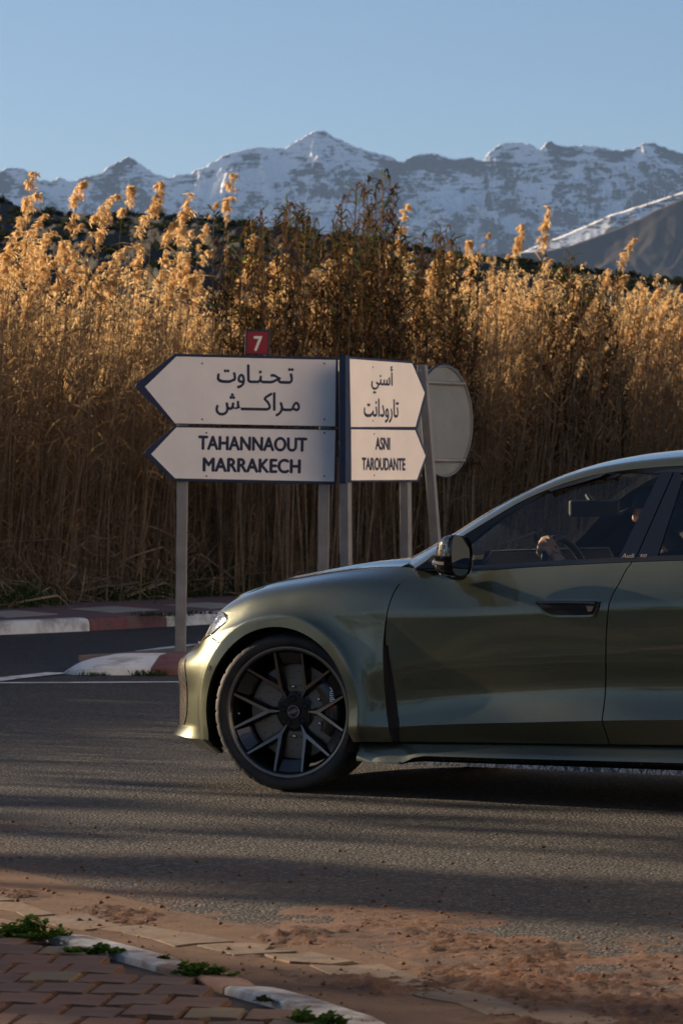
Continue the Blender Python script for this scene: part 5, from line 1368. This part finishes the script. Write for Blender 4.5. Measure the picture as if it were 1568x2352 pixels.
wr = np.array(nd['wrR'][0])*.86+np.array(nd['elR'][0])*.14; jk['cuR'] = (tuple(wr), .044)
jk['col'] = ((1.66, .37, 1.045), .085)
j = skin_body('jacket', jk, [('pelvis', 'belly'), ('belly', 'chest'), ('chest', 'col'), ('chest', 'shL'), ('shL', 'elL'), ('elL', 'cuL'), ('chest', 'shR'), ('shR', 'elR'), ('elR', 'cuR')], M_cloth, 'pelvis'); j.parent = drv
tr_ = skin_body('trousers', {k: (nd[k][0], tuple(x*1.12 for x in nd[k][1]) if isinstance(nd[k][1], tuple) else nd[k][1]*1.15) for k in ('pelvis', 'hipL', 'knL', 'anL', 'hipR', 'knR', 'anR')}, [('pelvis', 'hipL'), ('hipL', 'knL'), ('knL', 'anL'), ('pelvis', 'hipR'), ('hipR', 'knR'), ('knR', 'anR')], M_cloth, 'pelvis'); tr_.parent = drv
# cap
m = MB(); P = np.zeros((9, 25, 3))
for i, e in enumerate(np.linspace(.05, 1.52, 9)):
    for k in range(25):
        a = 2*math.pi*k/24; P[i, k] = (1.500+.112*math.cos(e)*math.cos(a), -(.37+.098*math.cos(e)*math.sin(a)), 1.225+.105*math.sin(e))
m.grid(P); cp = m.obj('cap', M_cloth, drv, True)
m = MB(); P = np.zeros((6, 11, 3))
for i, q in enumerate(np.linspace(0, 1, 6)):
    for k, b in enumerate(np.linspace(-1, 1, 11)):
        P[i, k] = (1.395-.06*q*math.sqrt(max(0, 1-b*b*.8)), -(.37+.075*b), 1.243-.022*q-.02*b*b)
m.grid(P); b_ = m.obj('cap_peak', M_cloth, cp, True); sd = b_.modifiers.new('s', 'SOLIDIFY'); sd.thickness = .004
for sg in (1, -1):
    e = MB().lathe([(.0001, -.006), (.006, -.004), (.0075, 0), (.006, .004), (.0001, .006)], 12).obj('eye', M_white, drv, True); e.location = (1.408, -(.37+sg*.032), 1.193)
# ------------------------------------------------------------------ foreground kerb, pavers, dirt
FK = np.array([(-6, 20.0), (-3.2, 15.2), (-1.75, 12.55), (-1.02, 11.07), (-.71, 10.60), (-.405, 10.03), (-.19, 9.55), (-.074, 9.33), (.03, 9.10), (.35, 8.35), (.9, 7.0), (1.6, 5.2), (2.2, 3.5)])
FKs = smooth_curve(FK, 400); dF = np.r_[0, np.cumsum(np.linalg.norm(np.diff(FKs, axis=0), axis=1))]
tF = np.gradient(FKs, axis=0); tF /= np.linalg.norm(tF, axis=1)[:, None]; nF = np.stack([-tF[:, 1], tF[:, 0]], 1)     # towards the road
def fpt(q, w, z): return np.array([np.interp(q, dF, FKs[:, 0])+np.interp(q, dF, nF[:, 0])*w, np.interp(q, dF, FKs[:, 1])+np.interp(q, dF, nF[:, 1])*w, z])
def fz(x, y):
    """distance from the kerb's road edge, positive towards the road"""
    P = np.stack([x, y], -1); k = ((P[..., None, :]-FKs[::4])**2).sum(-1).argmin(-1)*4; return ((P-FKs[k])*nF[k]).sum(-1)
M_kw2 = pbr('worn_white_kerb', (.44, .43, .41), .85, var=.35, vscale=16, dirt=(.11, .065, .042), dirt_amt=1., bump=.7, bscale=40, bdist=.006)
M_kr2 = pbr('dusty_kerb', (.26, .15, .10), .85, var=.2, vscale=12, dirt=(.20, .12, .075), dirt_amt=.9, bump=.7, bscale=40, bdist=.006)
pav_base = struct(MB().grid(np.stack([np.c_[FKs+nF*-.12, np.full(400, .008)], np.c_[FKs+nF*-1.5, np.full(400, .008)], np.c_[FKs+nF*-9., np.full(400, .008)]], 1)).obj('near_pavement', soil('paver_bed', (.055, .04, .03), (.10, .07, .05), 20.)))
nk_ = empty('near_kerb', (-.6, 10.4, 0), 0, 'worn half buried white kerb curving along the brick pavement in front', 'kerb')
q0 = dF[np.abs(FKs[:, 0]+.775).argmin()]; stn = [q0]
for L in (.77, .48, .78, .5, .75, .5, .75, .5): stn.append(stn[-1]+L)
bk = [q0]
for L in (.46, .75, .48, .75, .5, .75, .5): bk.append(bk[-1]-L)
stn = bk[::-1][:-1]+stn; kz = len(bk)-1
for k_, (a, b) in enumerate(zip(stn[:-1], stn[1:])):
    k = k_-kz; b = b-.012
    if a < 1 or b > dF[-1]-.5: continue
    mat = M_kw2 if k % 2 == 0 else M_kr2; P = np.zeros((9, 6, 3))
    for i, q in enumerate(np.linspace(a, b, 9)):
        for j, (w, z) in enumerate([(.0, -.01), (-.004, .018), (-.018, .030), (-.105, .034), (-.118, .028), (-.12, -.01)]):
            e = .006 if i in (0, 8) else 0
            P[i, j] = fpt(q, w-(e if j < 3 else -e), z-(e if z > 0 else 0)+.002*fbm(np.array([q*3.]), np.array([w*9+k]), 2)[0]*(z > 0))
    m = MB(); m.grid(P); m.add(P[0], [tuple(range(6))]); m.add(P[-1], [tuple(range(6))]); o = recalc(m.obj('kerb_block', mat, nk_, True, 35)); o.location = (.6, -10.4, 0)
# interlocking pavers
def paver_mat(nm, c): return pbr(nm, c, .85, var=.22, vscale=9, dirt=(.10, .065, .04), dirt_amt=.7, bump=.6, bscale=70, bdist=.003)
PM = [paver_mat('paver_red', (.105, .048, .028)), paver_mat('paver_brown', (.09, .046, .03)), paver_mat('paver_cream', (.135, .095, .05)), paver_mat('paver_rust', (.12, .052, .027))]
bw, bd = .150, .195; zig = .020
poly = []
for x, y in [(-1, -1), (-.34, -1), (.34, -1), (1, -1), (1, 0), (1, 1), (.34, 1), (-.34, 1), (-1, 1), (-1, 0)]: poly.append([x*bw/2, y*bd/2])
poly = [(-bw/2+.004, -bd/2+.004), (-bw/6, -bd/2+.004+zig*.0), (0, -bd/2+.004+zig), (bw/2-.004, -bd/2+.004), (bw/2-.004-0, -bd/6), (bw/2-.004, bd/2-.006), (0, bd/2-.004+zig-.002), (-bw/6, bd/2-.006), (-bw/2+.004, bd/2-.006), (-bw/2+.004, -bd/6)]
pm_meshes = []
for mt in PM:
    m = MB().prism(poly, -.02, .020); o = recalc(m.obj('paver', mt)); bm = bmesh.new(); bm.from_mesh(o.data)
    bmesh.ops.bevel(bm, geom=[e for e in bm.edges if all(v.co.z > .01 for v in e.verts)], offset=.006, segments=2, affect='EDGES'); bm.to_mesh(o.data); bm.free()
    me = o.data; bpy.data.objects.remove(o); pm_meshes.append(me)
rg = np.random.default_rng(8); ang = rad(-7); ca, sa = math.cos(ang), math.sin(ang); cnt = 0
for i in range(-30, 26):
    for j in range(-10, 24):
        lx, ly = (i+.5*(j % 2))*bw, j*bd; x = -1.0+lx*ca-ly*sa; y = 8.3+lx*sa+ly*ca
        f = fz(np.array([x]), np.array([y]))[0]
        if f > -.20 or y < 7.5 or y > 12.4 or x < -2.1 or abs(x) > y*.125+.35: continue
        me = pm_meshes[rg.choice(4, p=[.36, .28, .16, .20])]; o = bpy.data.objects.new('paver', me); C.objects.link(o); o.parent = pav_base
        o.location = (x, y, .012+rg.normal(0, .0022)); o.rotation_euler = (rg.normal(0, .012), rg.normal(0, .012), ang+rg.normal(0, .015)); cnt += 1
print('pavers', cnt)
# broken concrete gutter
M_gut = pbr('worn_gutter_concrete', (.115, .084, .06), .9, var=.4, vscale=10, dirt=(.15, .085, .05), dirt_amt=.95, bump=.8, bscale=45, bdist=.005)
gut = struct(MB().grid(np.stack([np.c_[FKs+nF*.02, np.full(400, .004)], np.c_[FKs+nF*.62, np.full(400, .004)]], 1)).obj('gutter', soil('gutter_soil', (.07, .036, .02), (.125, .068, .038), 9.)))
q = q0-2.4; rg = np.random.default_rng(4)
while q < dF[-1]-1:
    L = rg.uniform(.22, .5); xx = fpt(q, 0, 0)[0]; w0 = np.interp(xx, [-1.2, -1.0, -.45, .02, .6], [.14, .15, .28, .36, .40])+rg.normal(0, .012); w1 = w0+.14+rg.normal(0, .02)
    outl = []
    for a_, b_ in ((.0, 0), (.3, 0), (.62, 0), (1., 0), (1., .5), (1., 1), (.7, 1), (.4, 1), (.05, 1), (.0, .5)): outl.append((q+L*a_+rg.normal(0, .018), w0+(w1-w0)*b_+rg.normal(0, .014)))
    tz = .0065+rg.uniform(0, .005); pts = [fpt(a_, b_, 0) for a_, b_ in outl]; o = recalc(MB().prism([tuple(p[:2]) for p in pts], .0045, tz).obj('gutter_slab', M_gut, gut))
    q += L+rg.uniform(.0, .05)
# earth lying along the gutter and out on the road
gx, gy = np.meshgrid(np.linspace(-2.6, 3.8, 430), np.linspace(7.6, 13.4, 360), indexing='ij'); f = fz(gx, gy)
edge = np.interp(gx, [-1.5, -.6, 0, .6, 1.4, 2.4], [.5, .65, 1.2, 1.5, 1.7, 2.2])
n = fbm(gx*2.1, gy*1.6, 5); nf = fbm(gx*9, gy*7, 4); clod = np.maximum(0, fbm(gx*22, gy*16, 3, ridge=True)-.45)
body = (1-sstep(gx, 2.3, 3.6))*sstep(gx, -2.5, -1.6)*sstep(gy, 7.7, 8.5)*sstep(f, .05, .35)*(1-sstep(f, edge*.55, edge*1.15))
gw = np.interp(gx, [-1.2, -1.0, -.45, .02, .6], [.21, .22, .35, .43, .47]); strip_ = np.exp(-((f-gw)/.09)**2)*.014                                     # the concrete shows through
h = body*(.011+.022*n+.006*nf)-strip_*(1-sstep(gx, .25, .9))+clod*.036*body*sstep(n+.35*sstep(gx, -.4, .8), -.05, .35)-.004
def dirt_mat():
    m = NT('red_earth'); p = m.pos(); a = m.noise(p, 3.2, 7, .65); b = m.noise(p, 34, 5, .7)
    c = m.mix(m.mr(a, .36, .62), (.135, .062, .030), (.045, .022, .014)); c = m.mix(m.mr(b, .4, .75, 0, .6), c, (.08, .045, .03))
    return m.set(base=c, rough=.95, normal=m.bump(b, .8, .012))
M_dirt = dirt_mat()
struct(MB().grid(np.stack([gx, gy, h], 2)).obj('loose_earth', M_dirt)).data.polygons.foreach_set('use_smooth', np.ones(429*359, bool))
# crumbs and stones
rg = np.random.default_rng(31); A = Arr(); n = 7000
px_, py_ = rg.uniform(-1.9, 2.4, n), rg.uniform(8.6, 14.5, n); f = fz(px_, py_); e = np.interp(px_, [-1.5, -.6, 0, .6, 1.4, 2.4], [.7, .9, 1.35, 1.55, 1.7, 2.2])
pr = np.where(f < .05, 0, np.where(f < e, .25+.75*sstep(fbm(px_*2.1, py_*1.6, 5)+.35*sstep(px_, -.4, .8), -.1, .4), np.exp(-(f-e)/.8)*.35)); k = rg.uniform(size=n) < pr; px_, py_ = px_[k], py_[k]; n = len(px_)
rr = .0022+.009*rg.uniform(size=n)**4
oc = np.array([(1, 0, 0), (0, 1, 0), (-1, 0, 0), (0, -1, 0), (0, 0, .8), (0, 0, -.4)]); of = np.array([(0, 1, 4), (1, 2, 4), (2, 3, 4), (3, 0, 4), (1, 0, 5), (2, 1, 5), (3, 2, 5), (0, 3, 5)])
V = np.stack([px_, py_, rr*.4+.006], 1)[:, None]+oc[None]*rr[:, None, None]*rg.uniform(.6, 1.4, (n, 6, 1)); A.add(V.reshape(-1, 3), (of[None]+np.arange(n)[:, None, None]*6).reshape(-1, 3))
tag(A.obj('earth_crumbs', M_dirt), 'crumbs of red earth and small stones strewn over the road edge', 'stones', kind='stuff')
def rock(x, y, r, label, seed):
    bm = bmesh.new(); bmesh.ops.create_icosphere(bm, subdivisions=2, radius=r)
    for v in bm.verts: v.co *= 1+.28*mnoise.noise(v.co/r*1.1+Vector((seed, 0, 0))); v.co.z *= .7
    me = bpy.data.meshes.new('stone'); bm.to_mesh(me); bm.free(); me.materials.append(pbr('stone', (.17, .11, .075), .9, var=.2)); o = bpy.data.objects.new('stone', me); C.objects.link(o); o.location = (x, y, r*.45); tag(o, label, 'stone')
g_ = gp(1472, 2296); rock(g_[0], g_[1], .016, 'small rounded stone on the red earth at the lower right', 1)
g_ = gp(326, 2092); rock(g_[0], g_[1], .010, 'small dark pebble on the dusty road edge left of the clods', 2)
# weeds in the kerb joint
M_weed = plant_mat('weed_leaf', (.035, .075, .014), (.085, .15, .03), .4)
M_weed2 = plant_mat('weed_leaf_dull', (.03, .042, .014), (.07, .075, .025), .3)
def weed(u, v, w, h, n, label, seed, mat):
    rg = np.random.default_rng(seed); c = gp(u, v, .03); A, B_ = Arr(), Arr(); ns = max(5, n//16); a = rg.uniform(0, 6.28, ns); q = rg.uniform(0, 1, ns)**.6
    x, y = q*np.cos(a)*w, q*np.sin(a)*w*.5; tip = np.stack([x*.86+y*.2, -x*.38+y, h*rg.uniform(.15, 1., ns)*(1.1-q*.75)], 1); tip += rg.normal(0, w*.12, (ns, 3))*np.array([1, 1, .2]); tip[:, 2] = np.maximum(tip[:, 2], .008)
    root = np.c_[tip[:, :2]*rg.uniform(.1, .6, (ns, 1)), np.zeros(ns)]; stems(B_, root, tip, np.full(ns, .0013), rg)
    k = rg.integers(0, ns, n); t = rg.uniform(.35, 1.05, n)[:, None]; P0 = root[k]*(1-t)+tip[k]*t; d = rdir(rg, n, .3); d[:, 2] = d[:, 2]*.5+.35; d /= np.linalg.norm(d, axis=1)[:, None]
    L = rg.uniform(.010, .024, n)[:, None]; s_ = np.cross(d, np.array([0, 0, 1.])+rg.normal(0, .35, (n, 3))); s_ /= np.linalg.norm(s_, axis=1)[:, None]+1e-9
    P = np.stack([P0, P0+d*L*.4, P0+d*L*.8, P0+d*L*1.1-np.array([0, 0, .003])], 1); P[..., 2] = np.maximum(P[..., 2], .002); ribbons(A, P, s_, rg.uniform(.004, .008, n)[:, None]*np.array([[.3, 1, .9, .15]]))
    r = empty('weed', (c[0], c[1], .022), 0, label, 'weed', 'weeds in the near kerb joint'); A.obj('foliage', mat, r)['kind'] = 'stuff'; B_.obj('stems', mat, r)['kind'] = 'stuff'
weed(80, 2150, .13, .07, 620, 'largest bushy green weed on the kerb at the left edge', 1, M_weed)
weed(15, 2138, .07, .05, 200, 'low green weed touching the left picture edge', 5, M_weed)
weed(225, 2187, .10, .035, 300, 'low creeping weed between the big bush and the white kerb', 2, M_weed)
weed(465, 2240, .09, .055, 360, 'leafy weed between two white kerb stones', 3, M_weed)
weed(728, 2350, .085, .055, 340, 'green weed at the bottom edge against the white kerb', 4, M_weed)
weed(378, 2203, .014, .014, 50, 'tiny dull sprig on the white kerb stone', 6, M_weed2)
weed(607, 2296, .016, .018, 60, 'tiny dull sprig at the edge of the bricks', 7, M_weed2)
# tufts at the far kerb and the island
small_grass('grass_tuft', (*gp(372, 1414, .12)[:2], .118), .30, 260, .055, M_grass, 'small dark grass tuft on the far kerb left of the sign post')
small_grass('grass_tuft', (*gp(450, 1410, .12)[:2], .118), .22, 160, .05, M_grass, 'small dark grass tuft on the far kerb right of the sign post')
small_grass('grass_tuft', (-1.36, 26.15, .002), .14, 160, .05, M_grass, 'grass tuft at the joint of white and red island kerb')
small_grass('grass_tuft', (-1.75, 26.15, .002), .12, 90, .035, M_grass, 'sparse grass at the foot of the white island kerb')
# --- trees outside the picture whose shade reaches the road and whose shapes the car's side mirrors
M_tleaf = plant_mat('tree_leaf', (.03, .045, .014), (.07, .085, .03), .3); M_bark = pbr('tree_bark', (.13, .10, .08), .9, var=.3, vscale=6)
def tree(x, y, h, r, trunk_h, seed, label, leaves_n=2600, tr=.16, crown_sq=.75):
    rg = np.random.default_rng(seed); t = empty('tree', (x, y, -.05), rg.uniform(0, 6), label, 'tree', 'trees outside the picture'); m = MB()
    m.tube([(0, 0, 0), (.05, .02, trunk_h*.5), (.0, .05, trunk_h), (.1, 0, h*.8)], [tr, tr*.85, tr*.7, tr*.25], 8)
    cl = []
    for k in range(16):
        a = rg.uniform(0, 6.28); z = rg.uniform(trunk_h, h*.9); q = r*rg.uniform(.3, .85)*math.sin(min(1, (z-trunk_h)/(h-trunk_h)*1.0+.25)*math.pi)**.5; p = Vector((q*math.cos(a), q*math.sin(a), z+.3)); cl.append(p); m.tube([(0, 0, max(trunk_h*.8, z-r*.6)), p*.55+Vector((0, 0, z*.4)), p], [tr*.4, tr*.25, tr*.08], 5)
    m.obj('trunk', M_bark, t, True); A = Arr(); cc = np.array([c[:] for c in cl]); k = rg.integers(0, len(cc), leaves_n); d = rdir(rg, leaves_n)*rg.uniform(.2, 1, leaves_n)[:, None]**.6*r*.42
    p = cc[k]+d*np.array([1, 1, crown_sq]); q1, q2 = rdir(rg, leaves_n)*.09, rdir(rg, leaves_n)*.09; b = np.arange(leaves_n)*4; A.add(np.stack([p-q1, p+q2, p+q1, p-q2], 1).reshape(-1, 3), np.stack([b, b+1, b+2, b+3], 1)); A.obj('crown', M_tleaf, t)['kind'] = 'stuff'

# hairline cracks in the asphalt
M_crack = pbr('crack', (.006, .006, .006), 1.)
for pts, sd in ((((620, 1826), (540, 1838), (430, 1846), (300, 1852), (150, 1850)), 1), (((1180, 1960), (1290, 1985), (1420, 1990), (1568, 2012)), 2), (((60, 1622), (160, 1618), (260, 1626), (390, 1622)), 3)):
    P = resample([gp(*q)[:2] for q in pts], 70); rgc = np.random.default_rng(sd); P = P+np.cumsum(rgc.normal(0, .004, P.shape), 0); dd = np.gradient(P, axis=0); nn_ = np.stack([-dd[:, 1], dd[:, 0]], 1)/np.linalg.norm(dd, axis=1)[:, None]
    w = .0035*(.4+rgc.uniform(0, 1, 70))*np.sin(np.linspace(.1, 3.04, 70)); struct(MB().grid(np.stack([np.c_[P-nn_*w[:, None], np.full(70, .003)], np.c_[P+nn_*w[:, None], np.full(70, .003)]], 1)).obj('road_crack', M_crack))
DX = np.array([-math.cos(rad(SUN_AZ)), math.sin(rad(SUN_AZ))])
def shade_at(x, y, d): return x+DX[0]*d, y+DX[1]*d
# (ground point shaded, distance of the tree, height, crown radius, clear trunk)
for i, (gx_, gy_, d, h, r, th, n, tr) in enumerate([(-1.2, 12.9, 21, 9.0, .85, 3.8, 900, .22), (0., 8.6, 24, 10., 1.9, 3.0, 3000, .2), (1.25, 9.0, 25, 10., 1.3, 3.4, 1800, .18), (-.4, 9.9, 26, 10, .9, 4.5, 700, .14), (.6, 11.3, 23, 9, .7, 6.2, 500, .09), (-.5, 14.1, 22, 9, .5, 5.6, 260, .08), (-.8, 15.2, 24, 9, .4, 6.0, 200, .07), (-1.0, 16.2, 19, 8, .35, 5.0, 160, .06)]):
    x, y = shade_at(gx_, gy_, d); tree(x, y, h, r, th, 40+i, 'roadside tree standing left of the picture, its shade streaking the road', n, tr)
for i, (x, y, h, r) in enumerate([(-34, -12, 7, 3.2), (-40, -19, 8.5, 4), (-31, -17, 6, 2.6), (-47, -12, 9, 4), (-52, -24, 10, 4.5), (-38, -28, 8, 4), (-60, -34, 10, 5), (-28, -24, 6, 3), (-58, -8, 9, 4.2), (-24, -34, 7, 3)]):
    tree(x, y, h, r, 1.6, 60+i, 'bushy tree across the road behind the camera, mirrored in the car side', 3000, .2)

# --- unseen pale houses added on the right to bounce warm sun onto signs
def plaster(n, c): return pbr(n, c, .9, var=.07, vscale=.6, dirt=tuple(x*.7 for x in c), dirt_amt=.35, bump=.3, bscale=12, bdist=.01)
M_wood = pbr('blue_shutter', (.05, .10, .16), .5, var=.2); M_pane = pbr('dark_pane', (.02, .022, .025), .08)
def house(x, y0, y1, h, col, label, floors):
    g = empty('house', (x, (y0+y1)/2, -.05), 0, label, 'house', 'added houses outside the picture'); L = y1-y0; w = MB().box((5, 0, h/2), (10, L, h)).obj('wall', plaster('plaster', col), g)
    MB().box((4.9, 0, h+.2), (10.3, L+.2, .4)).obj('parapet', plaster('plaster_trim', tuple(c*.92 for c in col)), g)
    n = max(2, int(L/3.4))
    for f in range(floors):
        for k in range(n):
            yy = -L/2+(k+.5)*L/n; zz = 1.6+f*3.1
            if f == 0 and k == n//2:
                d = MB().box((-.02, yy, 1.1), (.12, 1.0, 2.1)).obj('door', M_wood, g); MB().box((-.10, yy+.35, 1.05), (.05, .04, .12)).obj('door_handle', M_galv, d); continue
            q = MB().box((-.01, yy, zz), (.06, .95, 1.15)).obj('window', M_wood, g); MB().box((-.045, yy, zz), (.03, .78, .98)).obj('pane', M_pane, q); MB().box((-.07, yy, zz-.62), (.16, 1.1, .07)).obj('sill', M_conc, q)
house(7.4, 17.5, 27.0, 8.4, (.82, .74, .66), 'unseen pale pink plastered house added right of the picture to bounce sunlight', 2)
house(8.6, 7.0, 17.3, 8.0, (.82, .76, .68), 'unseen cream plastered house added beside the pink one to bounce sunlight', 2)
house(10.0, -6.0, 6.8, 7.2, (.76, .66, .55), 'unseen long ochre white house added right of the camera to bounce sunlight', 2)

# ------------------------------------------------------------------ the air
m = NT('air'); m.n.remove(m.b); pv = m.N('ShaderNodeVolumePrincipled'); pv.inputs['Color'].default_value = (.38, .60, 1.0, 1); pv.inputs['Density'].default_value = 1.9e-5; pv.inputs['Anisotropy'].default_value = .0
m.l.new(pv.outputs[0], m.out.inputs['Volume'])
hz = MB().box((0, 7000, 749), (33000, 27000, 1500.2)).obj('haze', m.m); hz['kind'] = 'stuff'; hz['label'] = 'thin blue haze in the air before the mountains'; hz['category'] = 'haze'
scn.cycles.volume_bounces = 1; scn.cycles.transparent_max_bounces = 16
